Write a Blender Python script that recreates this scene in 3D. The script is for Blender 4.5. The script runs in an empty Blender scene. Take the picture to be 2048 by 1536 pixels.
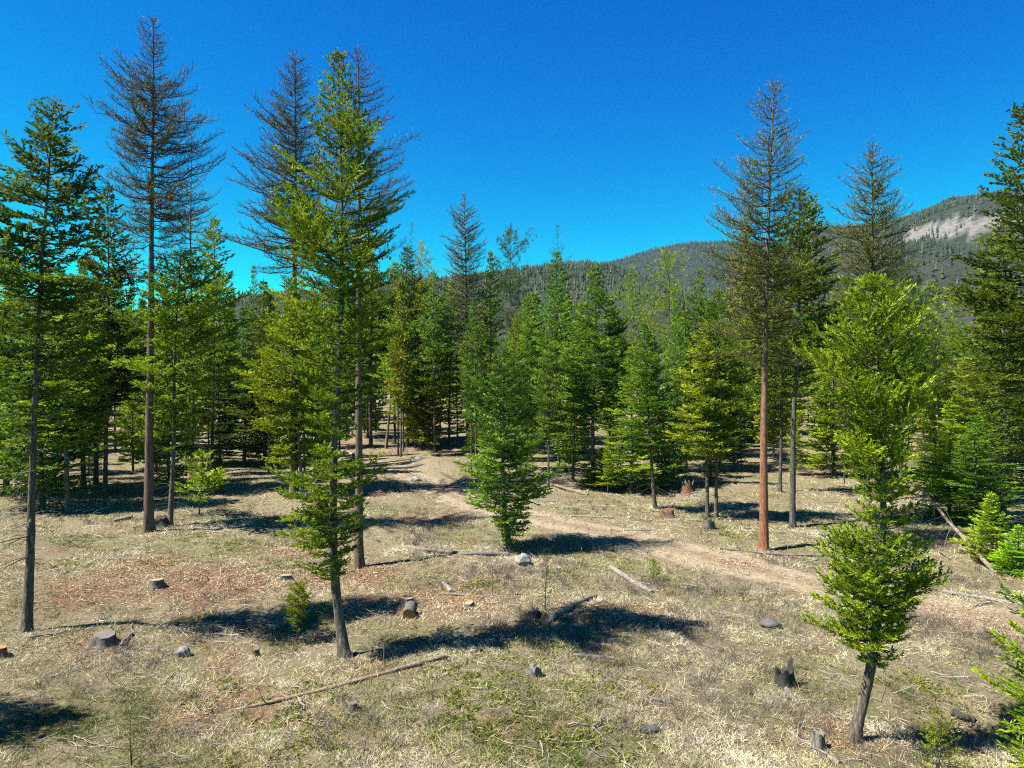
import bpy, math
import numpy as np
from mathutils import Vector

sc = bpy.context.scene
R = math.radians
# ------------------------------------------------------------------ camera
CAMZ, FPX, CX, CY = 9.0, 1420.0, 1024.0, 768.0      # focal length in photo pixels (2048 x 1536)
cam_d = bpy.data.cameras.new('camera')
cam_d.sensor_width = 36.0
cam_d.lens = 36.0 * FPX / 2048.0
cam_d.clip_start, cam_d.clip_end = 0.1, 20000.0
cam = bpy.data.objects.new('camera', cam_d)
sc.collection.objects.link(cam)
cam.location = (0, 0, CAMZ)
cam.rotation_euler = (R(90), 0, 0)
sc.camera = cam
# ------------------------------------------------------------------ sky and sun
SUN_EL = R(56)
sx, sy = -0.968, -0.25                              # horizontal direction towards the sun
world = bpy.data.worlds.new('World')
sc.world = world
world.use_nodes = True
wn = world.node_tree.nodes
wl = world.node_tree.links
wn.clear()
sky = wn.new('ShaderNodeTexSky')
sky.sky_type = 'NISHITA'
sky.sun_disc = False
sky.sun_elevation = SUN_EL
sky.sun_rotation = math.atan2(sx, sy)
sky.altitude = 1500.0
sky.air_density = 1.0
sky.dust_density = 0.2
sky.ozone_density = 2.5
hsv = wn.new('ShaderNodeHueSaturation')
hsv.inputs['Hue'].default_value = 0.494
hsv.inputs['Saturation'].default_value = 1.4
hsv.inputs['Value'].default_value = 1.0
bg = wn.new('ShaderNodeBackground')
bg.inputs['Strength'].default_value = 0.053
wo = wn.new('ShaderNodeOutputWorld')
wl.new(sky.outputs[0], hsv.inputs['Color'])
sep = wn.new('ShaderNodeSeparateColor')
cmb = wn.new('ShaderNodeCombineColor')
wl.new(hsv.outputs[0], sep.inputs[0])
for ch, (ex, gain) in enumerate(((1.0, 0.06), (1.55, 0.66), (0.78, 1.42))):      # deep polarised-filter blue: colour response of the whole sky
    pw_ = wn.new('ShaderNodeMath')
    pw_.operation = 'POWER'
    pw_.inputs[1].default_value = ex
    ml_ = wn.new('ShaderNodeMath')
    ml_.operation = 'MULTIPLY'
    ml_.inputs[1].default_value = gain
    wl.new(sep.outputs[ch], pw_.inputs[0])
    wl.new(pw_.outputs[0], ml_.inputs[0])
    wl.new(ml_.outputs[0], cmb.inputs[ch])
wl.new(cmb.outputs[0], bg.inputs['Color'])
wl.new(bg.outputs[0], wo.inputs['Surface'])
sun_d = bpy.data.lights.new('sun', 'SUN')
sun_d.energy = 5.0
sun_d.angle = R(0.5)
sun_d.color = (1.0, 0.95, 0.86)
sun = bpy.data.objects.new('sun', sun_d)
sc.collection.objects.link(sun)
ce = math.cos(SUN_EL)
sun.rotation_euler = Vector((-sx * ce, -sy * ce, -math.sin(SUN_EL))).to_track_quat('-Z', 'Y').to_euler()
sun.location = (-40, -10, 60)
sc.view_settings.view_transform = 'Standard'
sc.view_settings.look = 'None'
sc.view_settings.gamma = 1.0
sc.view_settings.exposure = 1.8
sc.cycles.use_denoising = False
sc.cycles.filter_width = 1.15
sc.cycles.max_bounces = 5
sc.cycles.diffuse_bounces = 3
sc.cycles.glossy_bounces = 2
sc.cycles.transmission_bounces = 3
sc.cycles.volume_bounces = 0
sc.cycles.caustics_reflective = False
sc.cycles.caustics_refractive = False

# ------------------------------------------------------------------ helpers
rng = np.random.default_rng(7)
ALB = 0.68           # real-world albedo scale for every surface colour below
COL = sc.collection


def mesh_from(name, V, F, mat=None, mats=None, midx=None, tint=None, smooth=False):
    """F: (n,k) int array of faces or a list of such arrays."""
    me = bpy.data.meshes.new(name)
    V = np.ascontiguousarray(V, dtype=np.float32)
    Fs = F if isinstance(F, list) else [F]
    Fs = [np.asarray(f, dtype=np.int32) for f in Fs if len(f)]
    loops = np.concatenate([f.ravel() for f in Fs])
    tot = np.concatenate([np.full(len(f), f.shape[1], np.int32) for f in Fs])
    start = np.concatenate([[0], np.cumsum(tot)[:-1]]).astype(np.int32)
    me.vertices.add(len(V))
    me.vertices.foreach_set('co', V.ravel())
    me.loops.add(len(loops))
    me.loops.foreach_set('vertex_index', loops)
    me.polygons.add(len(tot))
    me.polygons.foreach_set('loop_start', start)
    if smooth:
        me.polygons.foreach_set('use_smooth', np.ones(len(tot), bool))
    if midx is not None:
        me.polygons.foreach_set('material_index', np.asarray(midx, np.int32))
    for m in (mats or ([mat] if mat else [])):
        me.materials.append(m)
    me.update(calc_edges=True)
    if tint is not None:
        a = me.attributes.new('tint', 'FLOAT', 'FACE')
        a.data.foreach_set('value', np.asarray(tint, np.float32))
    return me


def obj(name, me, parent=None, loc=None, color=None):
    o = bpy.data.objects.new(name, me)
    COL.objects.link(o)
    if parent is not None:
        o.parent = parent
    if loc is not None:
        o.location = loc
    if color is not None:
        o.color = (*color, 1)
    return o


def tag(o, label, cat, group=None, kind=None):
    o['label'] = label
    o['category'] = cat
    if group:
        o['group'] = group
    if kind:
        o['kind'] = kind
    return o


def thing(name, label, cat, loc, group=None):
    o = bpy.data.objects.new(name, None)
    COL.objects.link(o)
    o.location = loc
    o.empty_display_size = 0.3
    return tag(o, label, cat, group)


def norm(a):
    return a / np.maximum(np.linalg.norm(a, axis=-1, keepdims=True), 1e-9)


def expand(counts):
    counts = np.asarray(counts, int)
    idx = np.repeat(np.arange(len(counts)), counts)
    loc = np.arange(counts.sum()) - np.repeat(np.cumsum(counts) - counts, counts)
    return idx, loc


def tubes(P, Rr, sides=4):
    """P (nb,K,3) polylines, Rr (nb,K) radii -> verts, quads (open ends)."""
    nb, K, _ = P.shape
    T = norm(np.gradient(P, axis=1))
    ref = np.where(np.abs(T[..., 2:3]) > 0.8, np.array([1.0, 0.02, 0.0]), np.array([0.0, 0.02, 1.0]))
    S = norm(np.cross(T, ref))
    N = np.cross(S, T)
    a = np.arange(sides) / sides * 2 * np.pi
    V = P[:, :, None, :] + Rr[:, :, None, None] * (S[:, :, None, :] * np.cos(a)[None, None, :, None] + N[:, :, None, :] * np.sin(a)[None, None, :, None])
    b = (np.arange(nb) * K * sides)[:, None, None]
    k = (np.arange(K - 1) * sides)[None, :, None]
    j = np.arange(sides)[None, None, :]
    j2 = (j + 1) % sides
    F = np.stack([b + k + j, b + k + j2, b + k + sides + j2, b + k + sides + j], axis=-1).reshape(-1, 4)
    return V.reshape(-1, 3), F


def diamonds(p, d, ln, w, nrm):
    """flat pointed needles-twigs: start p, unit direction d, length ln, width w, facing nrm"""
    s = norm(np.cross(d, nrm)) * (w * 0.5)[:, None]
    L = d * ln[:, None]
    V = np.stack([p, p + L * 0.45 + s, p + L, p + L * 0.45 - s], axis=1).reshape(-1, 3)
    F = np.arange(len(p) * 4).reshape(-1, 4)
    return V, F


class Sines:
    def __init__(self, seed, scale, octs=3, n=7):
        r = np.random.default_rng(seed)
        self.t = []
        for o in range(octs):
            a = r.uniform(0, 2 * np.pi, n)
            f = 2 * np.pi / scale * 2.0 ** o * r.uniform(0.7, 1.3, n)
            self.t.append((np.cos(a) * f, np.sin(a) * f, r.uniform(0, 6.28, n), 0.5 ** o / math.sqrt(n) * 1.4))

    def __call__(self, x, y):
        v = 0.0
        for ax, ay, ph, am in self.t:
            for i in range(len(ax)):
                v = v + am * np.sin(ax[i] * x + ay[i] * y + ph[i])
        return v


# ------------------------------------------------------------------ terrain
n_big, n_mid, n_small = Sines(1, 34, 2), Sines(2, 7, 2), Sines(3, 1.3, 2)
ROAD_PX = [(2700, 1390), (2400, 1305), (2150, 1250), (2000, 1222), (1800, 1195), (1600, 1160), (1400, 1110), (1200, 1068),
           (1050, 1035), (950, 1000), (860, 970), (780, 945), (730, 925), (690, 905), (640, 893)]


def base_h(x, y):
    h = 0.030 * np.logaddexp(0, (y - 75) / 12.0) * 12.0
    h = np.where(h > 14, 14 + (h - 14) * 0.3, h)
    return h


def unproj(px, py, g):
    dx, dz = (px - CX) / FPX, (CY - py) / FPX
    y = 30.0
    for _ in range(60):
        z = float(g(np.array(dx * y), np.array(y)))
        y2 = (CAMZ - z) / -dz if dz < 0 else 200.0
        y = y * 0.5 + 0.5 * min(max(y2, 5), 400)
    return np.array([dx * y, y, float(g(np.array(dx * y), np.array(y)))])


ROAD = np.array([unproj(a, b, base_h)[:2] for a, b in ROAD_PX])
_t = np.linspace(0, len(ROAD) - 1, 260)
# smooth centre line
_w = np.array([np.interp(_t, np.arange(len(ROAD)), ROAD[:, k]) for k in (0, 1)]).T
for _ in range(30):
    _w[1:-1] = 0.25 * _w[:-2] + 0.5 * _w[1:-1] + 0.25 * _w[2:]
ROADC = _w


def road_dist(x, y):
    x, y = np.asarray(x, float), np.asarray(y, float)
    xf, yf = x.ravel(), y.ravel()
    best = np.full(xf.shape, 1e9)
    sel = (yf > 14) & (yf < 130)
    if sel.any():
        xs, ys = xf[sel], yf[sel]
        b = np.full(xs.shape, 1e9)
        for c in ROADC[::2]:
            b = np.minimum(b, (xs - c[0]) ** 2 + (ys - c[1]) ** 2)
        best[sel] = np.sqrt(b)
    return best.reshape(x.shape)


def ground_h(x, y, fine=True):
    x, y = np.asarray(x, float), np.asarray(y, float)
    near = 1.0 / (1.0 + np.exp((y - 300) / 40.0))
    h = base_h(x, y) + 0.16 * n_big(x, y) * near
    d = road_dist(x, y)
    flat = np.clip((d - 2.0) / 1.6, 0, 1)
    h = h + (0.075 * n_mid(x, y) + (0.028 * n_small(x, y) if fine else 0)) * near * (0.25 + 0.75 * flat)
    # cut bank beside the bend of the track and a hollow under the roadside firs
    h = h + 0.9 * np.exp(-(((x + 6.5) / 5.5) ** 2 + ((y - 70) / 6.0) ** 2)) * np.clip((d - 1.5) / 3, 0, 1)
    h = h - 0.55 * np.exp(-(((x - 12) / 7) ** 2 + ((y - 58) / 5.0) ** 2))
    h = h - 0.5 * np.exp(-(((x - 12.3) / 1.6) ** 2 + ((y - 19.6) / 1.0) ** 2))
    return h


def G(px, py):
    """ground point seen at a photo pixel"""
    return unproj(px, py, lambda a, b: ground_h(a, b))


def gz(x, y):
    return float(ground_h(np.array(x), np.array(y)))


# ------------------------------------------------------------------ materials
def new_mat(name):
    m = bpy.data.materials.new(name)
    m.use_nodes = True
    nt = m.node_tree
    nt.nodes.clear()
    out = nt.nodes.new('ShaderNodeOutputMaterial')
    return m, nt, nt.nodes, nt.links, out


def noise(nt, scale, detail=4, rough=0.6, coord=None, dist=0.0, link=None):
    n = nt.nodes.new('ShaderNodeTexNoise')
    n.inputs['Scale'].default_value = scale
    n.inputs['Detail'].default_value = detail
    n.inputs['Roughness'].default_value = rough
    n.inputs['Distortion'].default_value = dist
    if coord is not None:
        nt.links.new(coord, n.inputs['Vector'])
    return n


def ramp(nt, fac, stops, interp='LINEAR'):
    r = nt.nodes.new('ShaderNodeValToRGB')
    r.color_ramp.interpolation = interp
    e = r.color_ramp.elements
    while len(e) > 1:
        e.remove(e[-1])
    def col(c):
        return (*c, 1) if set(c) <= {0, 1} else (c[0] * ALB, c[1] * ALB, c[2] * ALB, 1)
    e[0].position, e[0].color = stops[0][0], col(stops[0][1])
    for p, c in stops[1:]:
        k = e.new(p)
        k.color = col(c)
    nt.links.new(fac, r.inputs['Fac'])
    return r


def mix(nt, fac, a, b, blend='MIX'):
    m = nt.nodes.new('ShaderNodeMix')
    m.data_type = 'RGBA'
    m.blend_type = blend
    for sock, v in ((m.inputs[0], fac), (m.inputs[6], a), (m.inputs[7], b)):
        if hasattr(v, 'is_output'):
            nt.links.new(v, sock)
        elif isinstance(v, (int, float)):
            sock.default_value = v
        else:
            sock.default_value = (*v, 1)
    return m.outputs[2]


def mathn(nt, op, a, b=None, clamp=False):
    m = nt.nodes.new('ShaderNodeMath')
    m.operation = op
    m.use_clamp = clamp
    for i, v in enumerate((a, b)):
        if v is None:
            continue
        if hasattr(v, 'is_output'):
            nt.links.new(v, m.inputs[i])
        else:
            m.inputs[i].default_value = v
    return m.outputs[0]


def scaled(nt, coord, s):
    mp = nt.nodes.new('ShaderNodeMapping')
    mp.inputs['Scale'].default_value = s
    nt.links.new(coord, mp.inputs['Vector'])
    return mp.outputs[0]


def leaf_mat(name, transl=0.3, spec=0.08, rough=0.6, warm=(0.55, 0.42, 0.08), warm_amt=0.18):
    """foliage: colour from the object's own colour, varied leaf by leaf through the tint attribute"""
    m, nt, N, L, out = new_mat(name)
    oi = N.new('ShaderNodeObjectInfo')
    at = N.new('ShaderNodeAttribute')
    at.attribute_name = 'tint'
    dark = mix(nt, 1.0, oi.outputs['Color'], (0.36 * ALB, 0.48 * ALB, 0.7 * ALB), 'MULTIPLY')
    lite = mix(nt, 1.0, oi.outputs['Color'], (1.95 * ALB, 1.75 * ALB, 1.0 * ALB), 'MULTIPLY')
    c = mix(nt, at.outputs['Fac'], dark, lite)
    pb = N.new('ShaderNodeBsdfPrincipled')
    pb.inputs['Roughness'].default_value = rough
    pb.inputs['Specular IOR Level'].default_value = spec
    L.new(c, pb.inputs['Base Color'])
    tr = N.new('ShaderNodeBsdfTranslucent')
    c2 = mix(nt, 1.0, c, (1.5, 1.45, 0.7), 'MULTIPLY')
    L.new(c2, tr.inputs['Color'])
    ms = N.new('ShaderNodeMixShader')
    ms.inputs[0].default_value = transl
    L.new(pb.outputs[0], ms.inputs[1])
    L.new(tr.outputs[0], ms.inputs[2])
    L.new(ms.outputs[0], out.inputs['Surface'])
    return m


def wood_mat(name, c1, c2, c3, sc_=(13, 13, 2.6), bump=0.5, use_obj=False, scale=1.0, low=None):
    """bark or weathered wood: furrows stretched along the stem"""
    m, nt, N, L, out = new_mat(name)
    tc = N.new('ShaderNodeTexCoord')
    v = scaled(nt, tc.outputs['Object'], sc_)
    n1 = noise(nt, scale, 6, 0.7, v, 0.6)
    n2 = noise(nt, 2.2, 3, 0.5, tc.outputs['Object'])
    r = ramp(nt, n1.outputs['Fac'], [(0.34, c1), (0.52, c2), (0.68, c3)])
    c = r.outputs['Color']
    if low:
        sp = N.new('ShaderNodeSeparateXYZ')
        L.new(tc.outputs['Object'], sp.inputs[0])
        z = mathn(nt, 'ADD', sp.outputs['Z'], mathn(nt, 'MULTIPLY', n2.outputs['Fac'], 5.0))
        f = ramp(nt, mathn(nt, 'DIVIDE', z, low[1]), [(0.25, (1, 1, 1)), (1.0, (0, 0, 0))])
        c = mix(nt, f.outputs['Color'], c, ramp(nt, n1.outputs['Fac'], [(0.36, low[0][0]), (0.52, low[0][1]), (0.7, low[0][2])]).outputs['Color'])
    if use_obj:
        oi = N.new('ShaderNodeObjectInfo')
        c = mix(nt, 1.0, c, oi.outputs['Color'], 'MULTIPLY')
    c = mix(nt, mathn(nt, 'MULTIPLY', n2.outputs['Fac'], 0.35), c, (0.11, 0.112, 0.10))
    pb = N.new('ShaderNodeBsdfPrincipled')
    pb.inputs['Roughness'].default_value = 0.9
    pb.inputs['Specular IOR Level'].default_value = 0.15
    L.new(c, pb.inputs['Base Color'])
    bp = N.new('ShaderNodeBump')
    bp.inputs['Strength'].default_value = bump
    bp.inputs['Distance'].default_value = 0.03
    L.new(n1.outputs['Fac'], bp.inputs['Height'])
    L.new(bp.outputs[0], pb.inputs['Normal'])
    L.new(pb.outputs[0], out.inputs['Surface'])
    return m


def tint_mat(name, stops, rough=0.85, transl=0.0):
    m, nt, N, L, out = new_mat(name)
    at = N.new('ShaderNodeAttribute')
    at.attribute_name = 'tint'
    r = ramp(nt, at.outputs['Fac'], stops)
    pb = N.new('ShaderNodeBsdfPrincipled')
    pb.inputs['Roughness'].default_value = rough
    pb.inputs['Specular IOR Level'].default_value = 0.15
    L.new(r.outputs['Color'], pb.inputs['Base Color'])
    if transl:
        tr = N.new('ShaderNodeBsdfTranslucent')
        L.new(r.outputs['Color'], tr.inputs['Color'])
        ms = N.new('ShaderNodeMixShader')
        ms.inputs[0].default_value = transl
        L.new(pb.outputs[0], ms.inputs[1])
        L.new(tr.outputs[0], ms.inputs[2])
        L.new(ms.outputs[0], out.inputs['Surface'])
    else:
        L.new(pb.outputs[0], out.inputs['Surface'])
    return m


M = {}
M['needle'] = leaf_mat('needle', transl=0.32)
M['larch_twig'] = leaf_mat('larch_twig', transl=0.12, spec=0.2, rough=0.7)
M['limb'] = tint_mat('limb', [(0, (0.035, 0.028, 0.022)), (1, (0.10, 0.085, 0.07))])
M['larch_limb'] = tint_mat('larch_limb', [(0, (0.032, 0.024, 0.015)), (1, (0.095, 0.075, 0.045))])
M['dead_wood'] = tint_mat('dead_wood', [(0, (0.07, 0.055, 0.045)), (0.6, (0.2, 0.18, 0.16)), (1, (0.38, 0.36, 0.33))])
M['bark_fir'] = wood_mat('bark_fir', (0.022, 0.016, 0.012), (0.12, 0.094, 0.075), (0.34, 0.295, 0.25), use_obj=True, bump=1.0)
M['bark_larch'] = wood_mat('bark_larch', (0.045, 0.027, 0.02), (0.15, 0.085, 0.06), (0.25, 0.17, 0.125), use_obj=True, bump=0.9)
M['bark_orange'] = wood_mat('bark_orange', (0.07, 0.043, 0.03), (0.18, 0.115, 0.085), (0.31, 0.23, 0.18), bump=0.9,
                            low=(((0.11, 0.035, 0.015), (0.36, 0.13, 0.055), (0.52, 0.23, 0.11)), 15.0))
M['grey_wood'] = wood_mat('grey_wood', (0.06, 0.05, 0.042), (0.20, 0.18, 0.155), (0.38, 0.355, 0.315), (30, 30, 3), bump=0.6)
M['stump_bark'] = wood_mat('stump_bark', (0.03, 0.025, 0.02), (0.13, 0.11, 0.095), (0.26, 0.235, 0.21), (16, 16, 4), bump=0.9)
M['char'] = wood_mat('char', (0.006, 0.005, 0.005), (0.028, 0.022, 0.02), (0.085, 0.06, 0.05), (18, 18, 4), bump=0.9)
M['rot'] = wood_mat('rot', (0.04, 0.016, 0.009), (0.16, 0.062, 0.028), (0.30, 0.15, 0.075), (18, 18, 5), bump=0.8)
M['log'] = wood_mat('log', (0.08, 0.062, 0.048), (0.28, 0.24, 0.195), (0.48, 0.44, 0.38), (14, 14, 14), bump=0.4)
M['log_brown'] = wood_mat('log_brown', (0.07, 0.05, 0.035), (0.25, 0.18, 0.12), (0.45, 0.37, 0.28), (10, 10, 10), bump=0.5)
M['cone'] = tint_mat('cone', [(0, (0.06, 0.03, 0.015)), (1, (0.2, 0.11, 0.055))])


def cut_mat(name, a, b):
    m, nt, N, L, out = new_mat(name)
    tc = N.new('ShaderNodeTexCoord')
    w = N.new('ShaderNodeTexWave')
    w.wave_type = 'RINGS'
    w.rings_direction = 'Z'
    w.inputs['Scale'].default_value = 14
    w.inputs['Distortion'].default_value = 2.5
    L.new(tc.outputs['Object'], w.inputs['Vector'])
    n = noise(nt, 9, 4, 0.6, tc.outputs['Object'])
    a, b = tuple(v * ALB for v in a), tuple(v * ALB for v in b)
    c = mix(nt, w.outputs['Fac'], a, b)
    c = mix(nt, mathn(nt, 'MULTIPLY', n.outputs['Fac'], 0.6), c, (b[0] * 0.5, b[1] * 0.45, b[2] * 0.4))
    pb = N.new('ShaderNodeBsdfPrincipled')
    pb.inputs['Roughness'].default_value = 0.8
    L.new(c, pb.inputs['Base Color'])
    L.new(pb.outputs[0], out.inputs['Surface'])
    return m


M['cut_pale'] = cut_mat('cut_pale', (0.46, 0.34, 0.19), (0.34, 0.23, 0.12))
M['cut_grey'] = cut_mat('cut_grey', (0.19, 0.18, 0.165), (0.11, 0.105, 0.095))
M['cut_orange'] = cut_mat('cut_orange', (0.55, 0.23, 0.07), (0.40, 0.14, 0.04))


def rock_mat():
    m, nt, N, L, out = new_mat('granite')
    tc = N.new('ShaderNodeTexCoord')
    n1 = noise(nt, 3.5, 8, 0.65, tc.outputs['Object'])
    n2 = noise(nt, 40, 3, 0.6, tc.outputs['Object'])
    r = ramp(nt, n1.outputs['Fac'], [(0.3, (0.14, 0.145, 0.14)), (0.5, (0.33, 0.34, 0.33)), (0.7, (0.50, 0.50, 0.47))])
    c = mix(nt, mathn(nt, 'MULTIPLY', n2.outputs['Fac'], 0.4), r.outputs['Color'], (0.12, 0.12, 0.12))
    oi = N.new('ShaderNodeObjectInfo')
    c = mix(nt, 1.0, c, oi.outputs['Color'], 'MULTIPLY')
    pb = N.new('ShaderNodeBsdfPrincipled')
    pb.inputs['Roughness'].default_value = 0.85
    L.new(c, pb.inputs['Base Color'])
    bp = N.new('ShaderNodeBump')
    bp.inputs['Strength'].default_value = 0.6
    bp.inputs['Distance'].default_value = 0.04
    L.new(n1.outputs['Fac'], bp.inputs['Height'])
    L.new(bp.outputs[0], pb.inputs['Normal'])
    L.new(pb.outputs[0], out.inputs['Surface'])
    return m


M['rock'] = rock_mat()


def ground_mat():
    m, nt, N, L, out = new_mat('forest_floor')
    tc = N.new('ShaderNodeTexCoord')
    P = tc.outputs['Object']
    big = noise(nt, 0.16, 5, 0.6, P, 0.4)
    mid = noise(nt, 0.9, 6, 0.65, P, 0.5)
    fin = noise(nt, 9.0, 6, 0.75, P, 0.8)
    streak = noise(nt, 1.0, 5, 0.75, scaled(nt, P, (34, 9, 9)), 1.2)
    straw = ramp(nt, fin.outputs['Fac'], [(0.28, (0.06, 0.045, 0.028)), (0.45, (0.19, 0.15, 0.09)), (0.62, (0.38, 0.32, 0.20)), (0.8, (0.52, 0.46, 0.32))])
    straw2 = mix(nt, 0.45, straw.outputs['Color'], ramp(nt, streak.outputs['Fac'], [(0.35, (0.07, 0.055, 0.035)), (0.55, (0.30, 0.25, 0.155)), (0.7, (0.5, 0.44, 0.31))]).outputs['Color'])
    green = ramp(nt, fin.outputs['Fac'], [(0.3, (0.04, 0.055, 0.015)), (0.55, (0.17, 0.19, 0.06)), (0.75, (0.34, 0.34, 0.16))])
    litter = ramp(nt, fin.outputs['Fac'], [(0.3, (0.075, 0.038, 0.022)), (0.5, (0.22, 0.13, 0.075)), (0.72, (0.42, 0.30, 0.19))])
    gmask = ramp(nt, mathn(nt, 'ADD', mathn(nt, 'MULTIPLY', big.outputs['Fac'], 0.6), mathn(nt, 'MULTIPLY', mid.outputs['Fac'], 0.4)), [(0.47, (0, 0, 0)), (0.56, (1, 1, 1))])
    c = mix(nt, mathn(nt, 'MULTIPLY', gmask.outputs['Color'], 0.55), straw2, green.outputs['Color'])
    big2 = noise(nt, 0.22, 5, 0.62, scaled(nt, P, (1, 1.3, 1)), 0.5)
    big2.inputs['W' if 'W' in big2.inputs else 'Detail'].default_value = 5
    mp = N.new('ShaderNodeMapping')
    mp.inputs['Location'].default_value = (31.7, 12.3, 4)
    L.new(P, mp.inputs['Vector'])
    L.new(mp.outputs[0], big2.inputs['Vector'])
    lm = ramp(nt, mathn(nt, 'ADD', mathn(nt, 'MULTIPLY', big2.outputs['Fac'], 0.65), mathn(nt, 'MULTIPLY', mid.outputs['Fac'], 0.35)), [(0.52, (0, 0, 0)), (0.60, (1, 1, 1))])
    at = N.new('ShaderNodeAttribute')
    at.attribute_name = 'litter'
    lf = mathn(nt, 'ADD', mathn(nt, 'MULTIPLY', lm.outputs['Color'], 0.75), mathn(nt, 'MULTIPLY', at.outputs['Fac'], mathn(nt, 'MULTIPLY', mid.outputs['Fac'], 1.7)), True)
    c = mix(nt, lf, c, litter.outputs['Color'])
    # wheel-worn dirt shoulder of the track
    at2 = N.new('ShaderNodeAttribute')
    at2.attribute_name = 'dirt'
    dirt = ramp(nt, fin.outputs['Fac'], [(0.3, (0.13, 0.095, 0.06)), (0.55, (0.30, 0.24, 0.16)), (0.75, (0.46, 0.39, 0.28))])
    df = mathn(nt, 'MULTIPLY', at2.outputs['Fac'], mathn(nt, 'ADD', mid.outputs['Fac'], 0.35), True)
    c = mix(nt, df, c, dirt.outputs['Color'])
    pb = N.new('ShaderNodeBsdfPrincipled')
    pb.inputs['Roughness'].default_value = 0.95
    pb.inputs['Specular IOR Level'].default_value = 0.1
    L.new(c, pb.inputs['Base Color'])
    bp = N.new('ShaderNodeBump')
    bp.inputs['Strength'].default_value = 0.9
    bp.inputs['Distance'].default_value = 0.08
    L.new(mathn(nt, 'ADD', fin.outputs['Fac'], streak.outputs['Fac']), bp.inputs['Height'])
    L.new(bp.outputs[0], pb.inputs['Normal'])
    L.new(pb.outputs[0], out.inputs['Surface'])
    return m


def road_mat():
    m, nt, N, L, out = new_mat('dirt_track')
    tc = N.new('ShaderNodeTexCoord')
    P = tc.outputs['Object']
    at = N.new('ShaderNodeAttribute')
    at.attribute_name = 'across'
    fin = noise(nt, 8.0, 7, 0.75, P, 0.6)
    mid = noise(nt, 0.8, 5, 0.6, P, 0.4)
    streak = noise(nt, 1.0, 5, 0.7, scaled(nt, P, (4, 26, 9)), 1.0)
    dirt = ramp(nt, fin.outputs['Fac'], [(0.28, (0.10, 0.078, 0.05)), (0.5, (0.29, 0.235, 0.155)), (0.72, (0.49, 0.42, 0.305))])
    lit = ramp(nt, streak.outputs['Fac'], [(0.32, (0.065, 0.045, 0.028)), (0.5, (0.20, 0.145, 0.088)), (0.7, (0.36, 0.29, 0.20))])
    # two worn wheel tracks with needle litter between and beside them
    s = mathn(nt, 'ADD', at.outputs['Fac'], mathn(nt, 'MULTIPLY', mathn(nt, 'SUBTRACT', mid.outputs['Fac'], 0.5), 0.5))
    w = ramp(nt, mathn(nt, 'ABSOLUTE', mathn(nt, 'SUBTRACT', mathn(nt, 'ABSOLUTE', s), 0.45)), [(0.12, (1, 1, 1)), (0.33, (0, 0, 0))])
    f = mathn(nt, 'MULTIPLY', mathn(nt, 'SUBTRACT', 1.0, w.outputs['Color']), mathn(nt, 'ADD', mid.outputs['Fac'], 0.25), True)
    c = mix(nt, f, dirt.outputs['Color'], lit.outputs['Color'])
    pb = N.new('ShaderNodeBsdfPrincipled')
    pb.inputs['Roughness'].default_value = 0.95
    pb.inputs['Specular IOR Level'].default_value = 0.1
    L.new(c, pb.inputs['Base Color'])
    bp = N.new('ShaderNodeBump')
    bp.inputs['Strength'].default_value = 0.8
    bp.inputs['Distance'].default_value = 0.05
    L.new(fin.outputs['Fac'], bp.inputs['Height'])
    L.new(bp.outputs[0], pb.inputs['Normal'])
    L.new(pb.outputs[0], out.inputs['Surface'])
    return m


def hill_mat():
    m, nt, N, L, out = new_mat('hillside')
    tc = N.new('ShaderNodeTexCoord')
    n1 = noise(nt, 0.011, 6, 0.65, tc.outputs['Object'])
    n2 = noise(nt, 0.09, 5, 0.7, tc.outputs['Object'])
    a = ramp(nt, n2.outputs['Fac'], [(0.35, (0.022, 0.03, 0.018)), (0.6, (0.045, 0.05, 0.034)), (0.85, (0.12, 0.11, 0.09))])
    at = N.new('ShaderNodeAttribute')
    at.attribute_name = 'clear'
    b = ramp(nt, n2.outputs['Fac'], [(0.3, (0.09, 0.08, 0.07)), (0.5, (0.16, 0.15, 0.135)), (0.7, (0.24, 0.225, 0.21))])
    c = mix(nt, at.outputs['Fac'], a.outputs['Color'], b.outputs['Color'])
    pb = N.new('ShaderNodeBsdfPrincipled')
    pb.inputs['Roughness'].default_value = 0.95
    pb.inputs['Specular IOR Level'].default_value = 0.05
    L.new(c, pb.inputs['Base Color'])
    L.new(pb.outputs[0], out.inputs['Surface'])
    return m


M['ground'], M['road'], M['hill'] = ground_mat(), road_mat(), hill_mat()

# ------------------------------------------------------------------ ground sheet
az_f = np.radians(np.concatenate([np.arange(-180, -46, 4.0), np.arange(-46, 46, 0.5), np.arange(46, 180, 4.0)]))
rr = [0.6]
while rr[-1] < 5200:
    k = 1.011 if 13 < rr[-1] < 90 else (1.02 if rr[-1] < 400 else 1.12)
    rr.append(rr[-1] * k + (0.25 if rr[-1] < 12 else 0))
rr = np.array(rr)
A_, R_ = np.meshgrid(az_f, rr)
GX, GY = R_ * np.sin(A_), R_ * np.cos(A_)
GZ = ground_h(GX, GY)
na, nr = len(az_f), len(rr)
i = np.arange(nr - 1)[:, None] * na
j = np.arange(na)[None, :]
j2 = (j + 1) % na
F = np.stack([i + j, i + j2, i + na + j2, i + na + j], -1).reshape(-1, 4)[:, ::-1]
V = np.stack([GX, GY, GZ], -1).reshape(-1, 3)
cap = len(V)
V = np.vstack([V, [[0, 0, gz(0, 0)]]])
F3 = np.stack([np.full(na, cap), np.arange(na), (np.arange(na) + 1) % na], -1)[:, ::-1]
g_me = mesh_from('ground', V, [F, F3], M['ground'], smooth=True)
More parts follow.
